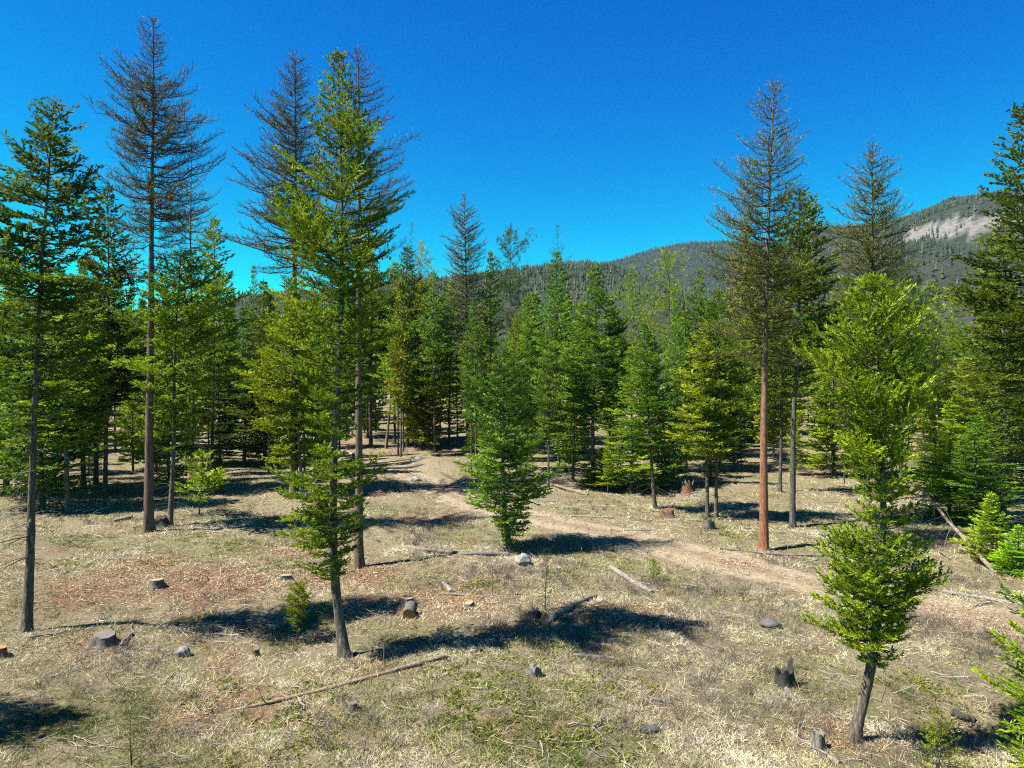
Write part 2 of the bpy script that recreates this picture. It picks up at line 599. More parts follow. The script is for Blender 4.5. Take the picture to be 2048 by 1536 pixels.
LITTER = [(430, 1165, 3.2), (200, 1180, 2.6), (300, 1130, 2.0), (860, 1195, 3.0), (950, 1200, 2.0), (1680, 1470, 1.0), (620, 1165, 1.6),
          (500, 1170, 2.0), (740, 1150, 1.8), (400, 1430, 1.2), (1300, 1225, 1.2), (200, 1290, 1.0), (1180, 1225, 1.2), (600, 1100, 2), (1960, 1250, 1.8), (1860, 1222, 1.3), (2040, 1275, 1.6), (1480, 1132, 1.0)]
lit = np.zeros(len(V))
for a, b, r_ in LITTER:
    p = G(a, b)
    lit = np.maximum(lit, np.exp(-((V[:, 0] - p[0]) ** 2 + ((V[:, 1] - p[1]) * 0.9) ** 2) / r_ ** 2))
lit = np.maximum(lit, np.clip((V[:, 1] - 85) / 80, 0, 0.12))
at = g_me.attributes.new('litter', 'FLOAT', 'POINT')
at.data.foreach_set('value', lit.astype(np.float32))
rd = road_dist(V[:, 0], V[:, 1])
at = g_me.attributes.new('dirt', 'FLOAT', 'POINT')
bank = np.exp(-(((V[:, 0] + 9) / 5.0) ** 2 + ((V[:, 1] - 68) / 5.0) ** 2))
at.data.foreach_set('value', np.clip(np.exp(-(rd / 3.0) ** 4) * 0.8 + bank * 0.5, 0, 1).astype(np.float32))
ground = obj('ground', g_me)
ground['kind'] = 'structure'

# the dirt track: a ribbon that sinks into the ground at its ragged edges
nacross = 15
T = np.gradient(ROADC, axis=0)
T = T / np.linalg.norm(T, axis=1, keepdims=True)
Nn = np.stack([-T[:, 1], T[:, 0]], -1)
u = np.linspace(-1, 1, nacross)
half = 2.55 + 0.25 * np.sin(np.arange(len(ROADC)) * 0.31) + 0.2 * np.sin(np.arange(len(ROADC)) * 0.11 + 2)
RX = ROADC[:, 0:1] + Nn[:, 0:1] * u[None] * half[:, None]
RY = ROADC[:, 1:2] + Nn[:, 1:2] * u[None] * half[:, None]
RZ = ground_h(RX, RY) + 0.035 - 0.12 * np.clip((np.abs(u) - 0.62) / 0.38, 0, 1)[None] - 0.025 * np.exp(-((np.abs(u) - 0.45) / 0.16) ** 2)[None] + 0.012 * n_small(RX * 1.7, RY * 1.7)
i = np.arange(len(ROADC) - 1)[:, None] * nacross
j = np.arange(nacross - 1)[None]
F = np.stack([i + j, i + j + 1, i + nacross + j + 1, i + nacross + j], -1).reshape(-1, 4)
r_me = mesh_from('dirt_road', np.stack([RX, RY, RZ], -1).reshape(-1, 3), F[:, ::-1], M['road'], smooth=True)
if sum(p.normal.z for p in list(r_me.polygons)[:20]) < 0:
    r_me.flip_normals()
at = r_me.attributes.new('across', 'FLOAT', 'POINT')
at.data.foreach_set('value', np.tile(u, len(ROADC)).astype(np.float32))
road = obj('dirt_road', r_me)
road['kind'] = 'structure'

# ------------------------------------------------------------------ far hills with their forest
HILLS = [
    # name, distance of the crest, near foot, (px, py) of the crest
    ('hill_low', 1500., 420., [(-700, 650), (-200, 640), (100, 640), (300, 615), (480, 590), (700, 572), (870, 552), (950, 542), (1050, 532), (1150, 522), (1230, 526), (1300, 548), (1450, 596), (1600, 640), (1800, 690)]),
    ('hill_far', 3300., 1500., [(1000, 590), (1100, 550), (1228, 518), (1310, 493), (1380, 480), (1480, 478), (1560, 484), (1700, 500), (1850, 540)]),
    ('hill_high', 2300., 480., [(1250, 640), (1400, 585), (1520, 520), (1600, 478), (1640, 455), (1700, 451), (1818, 431), (1900, 397), (2011, 381), (2100, 373), (2300, 365), (2600, 370), (2900, 420)]),
]
hn1, hn2 = Sines(11, 420, 3), Sines(12, 90, 2)
CLEAR = [(1800, 490), (1806, 474), (1825, 457), (1900, 441), (1981, 427), (2060, 418), (2060, 452), (1937, 466), (1860, 478)]


def in_poly(px, py, poly):
    ins = np.zeros(px.shape, bool)
    n = len(poly)
    for a in range(n):
        x1, y1 = poly[a]
        x2, y2 = poly[(a + 1) % n]
        c = ((y1 > py) != (y2 > py)) & (px < (x2 - x1) * (py - y1) / (y2 - y1 + 1e-9) + x1)
        ins ^= c
    return ins


tree_pts = []
for name, Rc, R0, crest in HILLS:
    pxs = np.array([c[0] for c in crest], float)
    pys = np.array([c[1] for c in crest], float)
    tanaz = (pxs - CX) / FPX
    az = np.arctan(tanaz)
    el = (CY - pys) / FPX
    azs = np.linspace(az[0], az[-1], 150)
    ta = np.tan(azs)
    els = np.interp(ta, tanaz, el)
    z_c = CAMZ + els * Rc - 13.0             # crest height at depth y = Rc, less the trees that stand on it
    s = np.concatenate([np.linspace(0, 1, 60), np.linspace(1.03, 1.5, 14)])
    Sg, Ag = np.meshgrid(s, ta, indexing='ij')

    def hz(Sv, tav, R0=R0, Rc=Rc, ta=ta, z_c=z_c):
        zc = np.interp(tav, ta, z_c)
        y = R0 + (Rc - R0) * Sv
        x = tav * y
        z0 = base_h(x, np.full_like(x, R0)) - 4
        prof = np.where(Sv <= 1, 1 - (1 - np.clip(Sv, 0, 1)) ** 1.08, 1 - (Sv - 1) * 1.3)
        z = z0 + (zc - z0) * prof
        w = np.sin(np.clip(Sv, 0, 1) ** 0.7 * np.pi)
        z = z + w * (13 * hn1(x, y) + 2 * hn2(x, y)) * (Rc - R0) / 1800
        return x, y, z

    X, Y, Z = hz(Sg, Ag)
    nS, nA = Sg.shape
    i = np.arange(nS - 1)[:, None] * nA
    j = np.arange(nA - 1)[None]
    F = np.stack([i + j, i + j + 1, i + nA + j + 1, i + nA + j], -1).reshape(-1, 4)
    V = np.stack([X, Y, Z], -1).reshape(-1, 3)
    me = mesh_from('hill', V, F, M['hill'], smooth=True)
    cl = np.zeros(len(V))
    if name == 'hill_high':
        px = V[:, 0] / V[:, 1] * FPX + CX
        py = CY - (V[:, 2] - CAMZ) / V[:, 1] * FPX
        cl = in_poly(px, py, CLEAR).astype(float)
    at = me.attributes.new('clear', 'FLOAT', 'POINT')
    at.data.foreach_set('value', cl.astype(np.float32))
    o = obj('hill', me)
    o['kind'] = 'structure'
    # tree positions on this hill
    nt_ = {'hill_low': 17000, 'hill_far': 9000, 'hill_high': 21000}[name]
    r = np.random.default_rng(len(tree_pts) + 50)
    lo = {'hill_low': 0.0, 'hill_far': 0.45, 'hill_high': 0.05}[name]
    Sv = np.sqrt(r.uniform(lo ** 2, 1.04 ** 2, nt_))
    lim = (max(ta[0], -0.75), min(ta[-1], 0.78))
    tv = r.uniform(lim[0], lim[1], nt_)
    x, y, z = hz(Sv, tv)
    px = x / y * FPX + CX
    py = CY - (z - CAMZ) / y * FPX
    dens = 0.78 + 0.5 * hn1(x * 1.7 + 300, y * 1.7) + 0.28 * hn2(x, y)
    if name == 'hill_high':
        dens = np.where(in_poly(px, py, CLEAR), 0.03, dens)
        dens = np.where((Sv > 0.93), 1.0, dens)
        dens = np.where((py > 545) & (py < 640) & (px > 1780), dens * 0.55, dens)
    if name != 'hill_high':
        dens = np.where(Sv > 0.95, 1.0, dens)
    keep = (r.uniform(0, 1, nt_) < dens) & (py < 650)        # below that the near forest stands in front
    tree_pts.append(np.stack([x, y, z], -1)[keep])
P = np.vstack(tree_pts)
nT = len(P)
r = np.random.default_rng(99)
H = r.uniform(7, 17, nT)
W = H * r.uniform(0.13, 0.22, nT)
sd, nl = 5, 2
Vs, Fs, ti = [], [], []
off = 0
tt = np.clip(r.normal(0.45, 0.22, nT), 0, 1)
for l in range(nl):
    zb, zt = 0.06 + 0.36 * l, 0.68 + 0.32 * l
    wk = 1 - 0.33 * l
    ang = r.uniform(0, 6.28, nT)[:, None] + np.arange(sd)[None] * 2 * np.pi / sd
    rad = W[:, None] * wk * r.uniform(0.65, 1.25, (nT, sd))
    ring = np.stack([P[:, 0:1] + rad * np.cos(ang), P[:, 1:2] + rad * np.sin(ang), P[:, 2:3] + H[:, None] * (zb + r.uniform(-0.04, 0.04, (nT, sd)))], -1)
    tip = P + np.stack([np.zeros(nT), np.zeros(nT), H * min(zt, 1.0)], -1)
    Vl = np.concatenate([ring, tip[:, None]], 1).reshape(-1, 3)
    b = (np.arange(nT) * (sd + 1))[:, None] + off
    k = np.arange(sd)[None]
    Fl = np.stack([b + k, b + (k + 1) % sd, np.broadcast_to(b + sd, (nT, sd))], -1).reshape(-1, 3)
    Vs.append(Vl)
    Fs.append(Fl)
    ti.append(np.repeat(tt, sd))
    off += len(Vl)
M['far_tree'] = tint_mat('far_tree', [(0, (0.016, 0.026, 0.014)), (0.5, (0.035, 0.052, 0.022)), (1, (0.085, 0.085, 0.04))], 0.9)
ff = obj('hillside_forest', mesh_from('hillside_forest', np.vstack(Vs), np.vstack(Fs), M['far_tree'], tint=np.concatenate(ti)))
tag(ff, 'dark conifer forest covering the far blue hills', 'forest', kind='stuff')

# the air: one box of thin haze round everything
hv = np.array([(x_, y_, z_) for z_ in (-4, 735) for y_ in (-5600, 5600) for x_ in (-5600, 5600)], float)
hf = np.array([(0, 2, 3, 1), (4, 5, 7, 6), (0, 1, 5, 4), (2, 6, 7, 3), (0, 4, 6, 2), (1, 3, 7, 5)])
m, nt, N, L, out = new_mat('haze')
pv = N.new('ShaderNodeVolumePrincipled')
pv.inputs['Color'].default_value = (0.14, 0.44, 1.0, 1)
pv.inputs['Density'].default_value = 0.00002
L.new(pv.outputs[0], out.inputs['Volume'])
haze = obj('haze', mesh_from('haze', hv, hf, m))
haze['kind'] = 'stuff'
haze['label'] = 'thin bluish air between the clearing and hills'
haze['category'] = 'haze'

# ------------------------------------------------------------------ tree builders
class Axis:
    """the stem's centre line as a function of height"""
    def __init__(self, pts):
        p = np.array(pts, float)
        o = np.argsort(p[:, 2])
        z = np.linspace(p[o[0], 2], p[o[-1], 2], 40)
        q = np.stack([np.interp(z, p[o, 2], p[o, k]) for k in (0, 1)], -1)
        for _ in range(6):
            q[1:-1] = 0.25 * q[:-2] + 0.5 * q[1:-1] + 0.25 * q[2:]
        self.z, self.q = z, q

    def __call__(self, z):
        return np.stack([np.interp(z, self.z, self.q[:, 0]), np.interp(z, self.z, self.q[:, 1]), z], -1)


def trunk_mesh(name, axis, H, r0, mat, seed=0, sides=12, K=34, flare=0.35):
    r = np.random.default_rng(seed)
    t = np.linspace(0, 1, K) ** 1.25
    z = -0.25 + t * (H * 0.985 + 0.25)
    P = axis(np.clip(z, 0, None))
    P[:, 2] = z
    rad = r0 * (1 - 0.93 * np.clip(z / H, 0, 1) ** 0.9) * (1 + flare * np.exp(-np.clip(z, 0, None) / 0.35))
    V, F = tubes(P[None], rad[None], sides)
    Vr = V.reshape(K, sides, 3)
    c = P[:, None, :]
    # flutes at the foot, small swellings above
    ph = r.uniform(0, 6.28)
    a = np.arange(sides) / sides * 2 * np.pi
    fl = 1 + 0.16 * np.sin(3 * a + ph)[None] * np.exp(-np.clip(z, 0, None) / 0.5)[:, None] + 0.05 * r.normal(0, 1, (K, sides))
    Vr = c + (Vr - c) * fl[..., None]
    V = Vr.reshape(-1, 3)
    top = len(V)
    V = np.vstack([V, P[-1] + [0, 0, 0.05]])
    Ft = np.stack([np.arange(sides) + (K - 1) * sides, (np.arange(sides) + 1) % sides + (K - 1) * sides, np.full(sides, top)], -1)
    return mesh_from(name, V, [F, Ft], mat, smooth=True)


LOD = {'hero': (0.16, 0.046, 0.108, 0.034), 'near': (0.2, 0.08, 0.155, 0.056), 'mid': (0.27, 0.122, 0.22, 0.092), 'low': (0.4, 0.25, 0.42, 0.18), 'tiny': (0.07, 0.045, 0.08, 0.022)}


def branch_set(axis, H, prof, seed, whorl, per, slope_lo, slope_hi, curve, jitter=0.26, gapth=1.5):
    """branch origins, horizontal directions, lengths and rise"""
    r = np.random.default_rng(seed)
    zs = np.array([p[0] for p in prof], float)
    o = np.argsort(zs)
    zs = zs[o]
    wl = np.array([p[1] for p in prof], float)[o]
    wr = np.array([p[2] for p in prof], float)[o]
    dn = np.array([p[3] if len(p) > 3 else 1.0 for p in prof], float)[o]
    z0, z1 = zs[0], zs[-1]
    nw = max(3, int((z1 - z0) / whorl))
    zb, azb = [], []
    ph = 0.0
    for k in range(nw):
        z = z0 + (k + r.uniform(-0.2, 0.2)) / nw * (z1 - z0)
        ph += r.uniform(0.5, 1.3)
        d = np.interp(z, zs, dn)
        npb = r.poisson(per * d) if d < 1 else max(2, int(per * d + r.uniform(-1, 1.5)))
        for b in range(npb):
            zb.append(z + r.normal(0, whorl * 0.16))
            azb.append(ph + b * 2 * np.pi / max(npb, 1) + r.normal(0, 0.3))
    zb = np.clip(np.array(zb), z0, z1 - 0.04)
    azb = np.array(azb)
    # limbs lost here and there, in patches
    gap = np.sin(azb * 1.0 + zb * 0.9 + seed) + np.sin(azb * 2.0 - zb * 1.7 + seed * 2.1) + np.sin(zb * 2.9 + azb + seed * 0.7)
    live = (gap < gapth) | (r.uniform(0, 1, len(zb)) < 0.3) | (zb > z1 - 1.2)
    zb, azb = zb[live], azb[live]
    a, b = np.interp(zb, zs, wl), np.interp(zb, zs, wr)
    Lh = (a + b) / 2 + (b - a) / 2 * np.cos(azb)
    lump = 0.97 + 0.2 * np.sin(azb * 2 + zb * 1.3 + seed) + 0.16 * np.sin(zb * 3.1 + azb + seed)
    Lh = Lh * lump * np.clip(1 + r.normal(0.06, jitter, len(zb)), 0.4, 1.3)
    Lh = np.maximum(Lh, 0.06)
    t = (zb - z0) / max(z1 - z0, 0.1)
    sl = slope_lo + (slope_hi - slope_lo) * t ** 1.3 + r.normal(0, 0.08, len(zb))
    return zb, azb, Lh, sl, np.full(len(zb), curve) + r.normal(0, 0.06, len(zb)), t, r


def curve_pts(o, hd, Lh, sl, cv, t):
    """point and tangent at parameter t of each branch"""
    p = o + hd * (Lh * t)[:, None]
    p[:, 2] += Lh * (sl * t + cv * t * t)
    tg = hd.copy()
    tg[:, 2] = sl + 2 * cv * t
    return p, norm(tg)


def fir_crown(name, axis, H, prof, seed, lod='mid', whorl=0.46, per=6.0, slope=(-0.2, 0.55), curve=0.24, dead=0, fill=1.6, droop=-0.04, sec=0.46, gapth=1.4, jitter=0.26, t_in=0.2, upb=0.1):
    s2, s3, pl, pw = LOD[lod]
    zb, az, Lh, sl, cv, t0, r = branch_set(axis, H, prof, seed, whorl, per, slope[0], slope[1], curve, jitter, gapth)
    nb = len(zb)
    o = axis(zb)
    hd = np.stack([np.cos(az), np.sin(az), np.zeros(nb)], -1)
    btint = np.clip(r.normal(0.5, 0.2, nb), 0, 1)
    # woody limbs
    K = 5
    tk = np.linspace(0, 1, K)
    Pk = np.stack([curve_pts(o, hd, Lh, sl, cv, np.full(nb, t))[0] for t in tk], 1)
    rad = (0.006 + 0.011 * Lh)[:, None] * (1 - 0.85 * tk)[None]
    Vw, Fw = tubes(Pk, rad, 3)
    # side shoots
    n2 = np.maximum(2, (Lh * (1 - t_in) / s2).astype(int)) * 2
    bi, k = expand(n2)
    half = n2[bi] // 2
    t2 = t_in + (1 - t_in) * ((k // 2) + r.uniform(0.1, 0.9, len(k))) / half
    side = np.where(k % 2 == 0, 1.0, -1.0)
    p2, tg = curve_pts(o[bi], hd[bi], Lh[bi], sl[bi], cv[bi], t2)
    sd = np.cross(tg, np.array([0, 0, 1.0]))
    sd = norm(sd) * side[:, None]
    shape = (1 - t2) ** 0.75 * 0.95 + 0.10
    shape = np.where(t2 < t_in + 0.15, shape * 0.75, shape)
    l2 = np.maximum(Lh[bi] * sec * shape * np.clip(r.normal(1, 0.25, len(k)), 0.4, 1.5), pl * 0.8)
    fa = r.uniform(0.75, 1.15, len(k))
    d2 = norm(tg * np.cos(fa)[:, None] + sd * np.sin(fa)[:, None] + np.stack([np.zeros(len(k)), np.zeros(len(k)), r.normal(upb, 0.2, len(k))], -1))
    # needles along each shoot, on both sides and above
    n3 = np.maximum(2, (l2 / s3 * 2.0 * fill).astype(int))
    si, q = expand(n3)
    t3 = (q + r.uniform(0, 1, len(q))) / n3[si]
    p3 = p2[si] + d2[si] * (l2[si] * t3)[:, None]
    p3[:, 2] -= droop * l2[si] * t3 ** 2
    up = np.array([0, 0, 1.0])
    s3v = norm(np.cross(d2[si], up + r.normal(0, 0.35, (len(si), 3))))
    sg = np.where(q % 2 == 0, 1.0, -1.0)
    f3 = r.uniform(0.2, 0.7, len(q))
    n3v = np.cross(s3v, d2[si])
    th = np.where(sg > 0, 0.0, np.pi) + r.normal(0, 0.75, len(q)) * sg
    rad3 = s3v * np.cos(th)[:, None] + np.abs(n3v) * 0 + n3v * np.sin(th)[:, None] + up * 0.25
    rad3 = norm(rad3)
    d3 = norm(d2[si] * np.cos(f3)[:, None] + rad3 * np.sin(f3)[:, None] + r.normal(0, 0.08, (len(q), 3)))
    ln = pl * r.uniform(0.65, 1.35, len(q))
    w = pw * r.uniform(0.7, 1.3, len(q))
    nr = norm(rad3 * np.cos(f3)[:, None] - d2[si] * np.sin(f3)[:, None] + up * 0.6 + r.normal(0, 0.3, (len(q), 3)))
    p3 = p3 + r.normal(0, 1, p3.shape) * (pl * 0.10)
    # leading shoot of each branch
    n4 = np.maximum(3, (Lh / s3 * 1.2).astype(int))
    b4, k4 = expand(n4)
    t4 = 0.1 + 0.9 * (k4 + r.uniform(0, 1, len(k4))) / n4[b4]
    p4, tg4 = curve_pts(o[b4], hd[b4], Lh[b4], sl[b4], cv[b4], t4)
    d4 = norm(tg4 + r.normal(0, 0.35, (len(b4), 3)))
    # leader at the very top
    nl = 26
    zt = H - r.uniform(0, 1, nl) * min(0.9, H * 0.12)
    p5 = axis(np.clip(zt, 0, H))
    d5 = norm(np.stack([r.normal(0, 0.5, nl), r.normal(0, 0.5, nl), r.uniform(0.5, 1.2, nl)], -1))
    pa = np.vstack([p3, p4, p5])
    da = np.vstack([d3, d4, d5])
    la = np.concatenate([ln, pl * r.uniform(0.7, 1.3, len(b4)), pl * r.uniform(0.6, 1.0, nl)])
    wa = np.concatenate([w, pw * r.uniform(0.7, 1.3, len(b4)), pw * r.uniform(0.5, 0.9, nl)])
    na_ = np.vstack([nr, norm(up + r.normal(0, 0.6, (len(b4), 3))), norm(r.normal(0, 1, (nl, 3)))])
    Vn, Fn = diamonds(pa, da, la, wa, na_)
    stint = r.normal(0, 0.2, len(bi))
    tn = np.concatenate([btint[bi[si]] + stint[si], btint[b4], np.full(nl, 0.6)]) + r.normal(0, 0.17, len(pa))
    V = np.vstack([Vw, Vn])
    F = np.vstack([Fw, Fn + len(Vw)])
    mi = np.concatenate([np.ones(len(Fw)), np.zeros(len(Fn))])
    tint = np.concatenate([np.repeat(r.uniform(0.1, 0.9, nb), len(Fw) // nb), np.clip(tn, 0, 1)])
    if dead:
        Vd, Fd = dead_limbs(axis, zs=(prof_lo(prof) * 0.25, prof_lo(prof) * 1.2), n=dead, L=max(p[1] for p in prof) * 0.8, r=r)
        F = np.vstack([F, Fd + len(V)])
        V = np.vstack([V, Vd])
        mi = np.concatenate([mi, np.full(len(Fd), 1)])
        tint = np.concatenate([tint, r.uniform(0.4, 1.0, len(Fd))])
    return mesh_from(name, V, F, mats=[M['needle'], M['limb']], midx=mi, tint=tint)


def prof_lo(prof):
    return min(p[0] for p in prof)


def dead_limbs(axis, zs, n, L, r, az=None, thick=1.0):
    """bare drooping dead limbs with side twigs"""
    zb = r.uniform(zs[0], zs[1], n)
    a = r.uniform(0, 6.28, n) if az is None else az
    Lh = L * r.uniform(0.35, 1.0, n)
    o = axis(zb)
    hd = np.stack([np.cos(a), np.sin(a), np.zeros(n)], -1)
    sl, cv = r.uniform(-0.1, 0.25, n), r.uniform(-0.55, -0.15, n)
    tk = np.linspace(0, 1, 5)
    P = np.stack([curve_pts(o, hd, Lh, sl, cv, np.full(n, t))[0] for t in tk], 1)
    V, F = tubes(P, (0.005 + 0.008 * Lh)[:, None] * thick * (1 - 0.8 * tk)[None], 3)
    nt_ = 5
    bi = np.repeat(np.arange(n), nt_)
    t = r.uniform(0.3, 0.95, len(bi))
    p, tg = curve_pts(o[bi], hd[bi], Lh[bi], sl[bi], cv[bi], t)
    d = norm(tg + r.normal(0, 0.6, (len(bi), 3)))
    l = Lh[bi] * r.uniform(0.12, 0.35, len(bi))
    P2 = np.stack([p, p + d * (l * 0.55)[:, None], p + d * l[:, None] - np.array([0, 0, 1]) * (l * 0.25)[:, None]], 1)
    V2, F2 = tubes(P2, np.tile([0.006, 0.004, 0.0015], (len(bi), 1)) * thick, 3)
    return np.vstack([V, V2]), np.vstack([F, F2 + len(V)])


def larch_crown(name, axis, H, prof, seed, fine=1.0, whorl=0.42, per=4.2, slope=(-0.22, 0.35), curve=0.26, green=0.0, wmul=1.0):
    """bare-looking spring larch: long limbs that sweep up at the tip, edged with short upright twigs and bud tufts"""
    zb, az, Lh, sl, cv, t0, r = branch_set(axis, H, prof, seed, whorl, per, slope[0], slope[1], curve, 0.26)
    Lh = Lh * 0.88
    nb = len(zb)
    o = axis(zb)
    hd = np.stack([np.cos(az), np.sin(az), np.zeros(nb)], -1)
    K = 6
    tk = np.linspace(0, 1, K)
    Pk = np.stack([curve_pts(o, hd, Lh, sl, cv, np.full(nb, t))[0] for t in tk], 1)
    Pk[:, 1:-1] += r.normal(0, 0.03, (nb, K - 2, 3)) * Lh[:, None, None]
    rad = (0.008 + 0.0085 * Lh)[:, None] * (1 - 0.8 * tk)[None] * (0.5 + 0.5 * wmul)
    Vw, Fw = tubes(Pk, rad, 4)
    st = 0.10 / fine
    n2 = np.maximum(3, (Lh / st).astype(int))
    bi, k = expand(n2)
    t2 = 0.15 + 0.85 * (k + r.uniform(0, 1, len(k))) / n2[bi]
    p2, tg = curve_pts(o[bi], hd[bi], Lh[bi], sl[bi], cv[bi], t2)
    sd = norm(np.cross(tg, np.array([0, 0, 1.0]))) * np.where(r.uniform(0, 1, len(k)) < 0.5, 1, -1)[:, None]
    l2 = np.clip(Lh[bi] * 0.30, 0.18, 0.75) * (1.15 - 0.7 * t2) * r.uniform(0.5, 1.4, len(k))
    upw = r.normal(0.25, 0.45, len(k))
    d2 = norm(tg * r.uniform(0.6, 1.1, len(k))[:, None] + sd * r.uniform(0.3, 1.0, len(k))[:, None] + np.array([0, 0, 1.0]) * upw[:, None])
    m2 = p2 + d2 * (l2 * 0.55)[:, None]
    e2 = p2 + d2 * l2[:, None] + np.array([0, 0, 1.0]) * (l2 * r.uniform(0.05, 0.4, len(k)))[:, None]
    V2, F2 = tubes(np.stack([p2, m2, e2], 1), np.tile([0.010, 0.007, 0.003], (len(k), 1)) * wmul, 3)
    # sub twigs and bud tufts
    n3 = np.maximum(2, (l2 / 0.075 * fine).astype(int))
    si, q = expand(n3)
    t3 = (q + r.uniform(0, 1, len(q))) / n3[si]
    p3 = p2[si] + (e2 - p2)[si] * t3[:, None]
    d3 = norm(d2[si] * 0.7 + r.normal(0, 0.65, (len(q), 3)) + np.array([0, 0, 0.2]))
    Vn, Fn = diamonds(p3, d3, r.uniform(0.12, 0.27, len(q)) * (0.8 + 0.2 * wmul), r.uniform(0.012, 0.025, len(q)) * wmul, norm(r.normal(0, 1, (len(q), 3))))
    V = np.vstack([Vw, V2, Vn])
    F = np.vstack([Fw, F2 + len(Vw), Fn + len(Vw) + len(V2)])
    mi = np.concatenate([np.ones(len(Fw) + len(F2)), np.zeros(len(Fn))])
    tint = np.concatenate([r.uniform(0.1, 0.7, len(Fw)), r.uniform(0.2, 0.9, len(F2)), np.clip(r.normal(0.5, 0.25, len(Fn)), 0, 1)])
    return mesh_from(name, V, F, mats=[M['larch_twig'], M['larch_limb']], midx=mi, tint=tint)


def pine_crown(name, axis, H, prof, seed, nt_=9, ln=0.34, w=0.035, whorl=0.55, per=4.0):
    """lodgepole: bare limbs with round needle tufts on the outer half"""
    zb, az, Lh, sl, cv, t0, r = branch_set(axis, H, prof, seed, whorl, per, 0.0, 0.7, 0.2, 0.25)
    nb = len(zb)
    o = axis(zb)
    hd = np.stack([np.cos(az), np.sin(az), np.zeros(nb)], -1)
    tk = np.linspace(0, 1, 5)
    Pk = np.stack([curve_pts(o, hd, Lh, sl, cv, np.full(nb, t))[0] for t in tk], 1)
    Vw, Fw = tubes(Pk, (0.008 + 0.012 * Lh)[:, None] * (1 - 0.7 * tk)[None], 3)
    n2 = np.maximum(4, (Lh / 0.11).astype(int))
    bi, k = expand(n2)
    t2 = 0.3 + 0.7 * (k + r.uniform(0, 1, len(k))) / n2[bi]
    p2, tg = curve_pts(o[bi], hd[bi], Lh[bi], sl[bi], cv[bi], t2)
    p2 = p2 + r.normal(0, 1, p2.shape) * (Lh[bi] * 0.17 * (1.1 - 0.5 * t2))[:, None] * np.array([1, 1, 0.6])
    q = np.repeat(np.arange(len(k)), nt_)
    d3 = norm(tg[q] * 0.5 + r.normal(0, 0.7, (len(q), 3)) + np.array([0, 0, 0.35]))
    Vn, Fn = diamonds(p2[q], d3, ln * r.uniform(0.6, 1.2, len(q)), w * r.uniform(0.7, 1.3, len(q)), norm(r.normal(0, 1, (len(q), 3))))
    bt = np.clip(r.normal(0.5, 0.2, len(k)), 0, 1)
    V = np.vstack([Vw, Vn])
    F = np.vstack([Fw, Fn + len(Vw)])
    mi = np.concatenate([np.ones(len(Fw)), np.zeros(len(Fn))])
    tint = np.concatenate([r.uniform(0.2, 0.8, len(Fw)), np.clip(bt[q] + r.normal(0, 0.15, len(q)), 0, 1)])
    return mesh_from(name, V, F, mats=[M['needle'], M['limb']], midx=mi, tint=tint)


# foliage colours (linear)
YG = (0.25, 0.3, 0.016)
LG = (0.205, 0.295, 0.022)
MG = (0.155, 0.24, 0.026)
DG = (0.11, 0.19, 0.03)
BGN = (0.125, 0.225, 0.055)
OL = (0.175, 0.22, 0.03)
LARCH = (0.115, 0.115, 0.036)
LARCHG = (0.16, 0.19, 0.036)


def wz(py, d):
    return CAMZ + (CY - py) / FPX * d


def hero_tree(kind, name, label, cat, trunk_px, prof_px, r0, color, bark, seed, d=None, bark_col=(1, 1, 1), group=None, wk=1.0, **kw):
    """a tree with its own mesh, from the stem's and the crown's outline"""
    bx, by = trunk_px[0]
    if d is None:
        b = G(bx, by)
    else:
        x = (bx - CX) / FPX * d
        b = np.array([x, d, gz(x, d)])
    d = b[1]
    pts = [((px - bx) / FPX * d, 0.0, wz(py, d) - b[2]) for px, py in trunk_px]
    pts[0] = (0, 0, 0)
    H = pts[-1][2]
    r = np.random.default_rng(seed)
    pts = [(x, 0.12 * math.sin(z * 0.35 + seed) * (z > 0.5) * (z < H * 0.95), z) for x, y, z in pts]
    ax = Axis(pts)
    prof = [(wz(q[0], d) - b[2], wk * q[1] / FPX * d, wk * q[2] / FPX * d) + tuple(q[3:]) for q in prof_px]
    prof = [(min(p[0], H - 0.02),) + p[1:] for p in prof]
    t = thing(name, label, cat, tuple(b), group)
    obj('trunk', trunk_mesh('trunk', ax, H, r0, bark, seed), t, color=bark_col)
    f = {'fir': fir_crown, 'larch': larch_crown, 'pine': pine_crown}[kind]
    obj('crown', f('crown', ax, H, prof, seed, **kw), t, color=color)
    return t, ax, H, b


# shared kinds, 20 m tall and 5 m wide before scaling
VAR = {}


def variant(key, kind, prof, seed, r0=0.16, bark='bark_fir', lean=0.25, **kw):
    ax = Axis([(0, 0, 0), (lean * 0.3, 0.1, 6), (lean, -0.1, 13), (lean * 0.6, 0, 20)])
    tm = trunk_mesh('trunk', ax, 20, r0, M[bark], seed, sides=8, K=16)
    f = {'fir': fir_crown, 'larch': larch_crown, 'pine': pine_crown}[kind]
    cm = f('crown', ax, 20, prof, seed, **kw)
    VAR[key] = (tm, cm, {'fir': 'fir_tree', 'larch': 'larch_tree', 'pine': 'pine_tree'}[kind], {'fir': 'fir tree', 'larch': 'larch tree', 'pine': 'pine tree'}[kind])


def P_(*rows):
    return [(a, b, b) + tuple(c) for a, b, *c in rows]


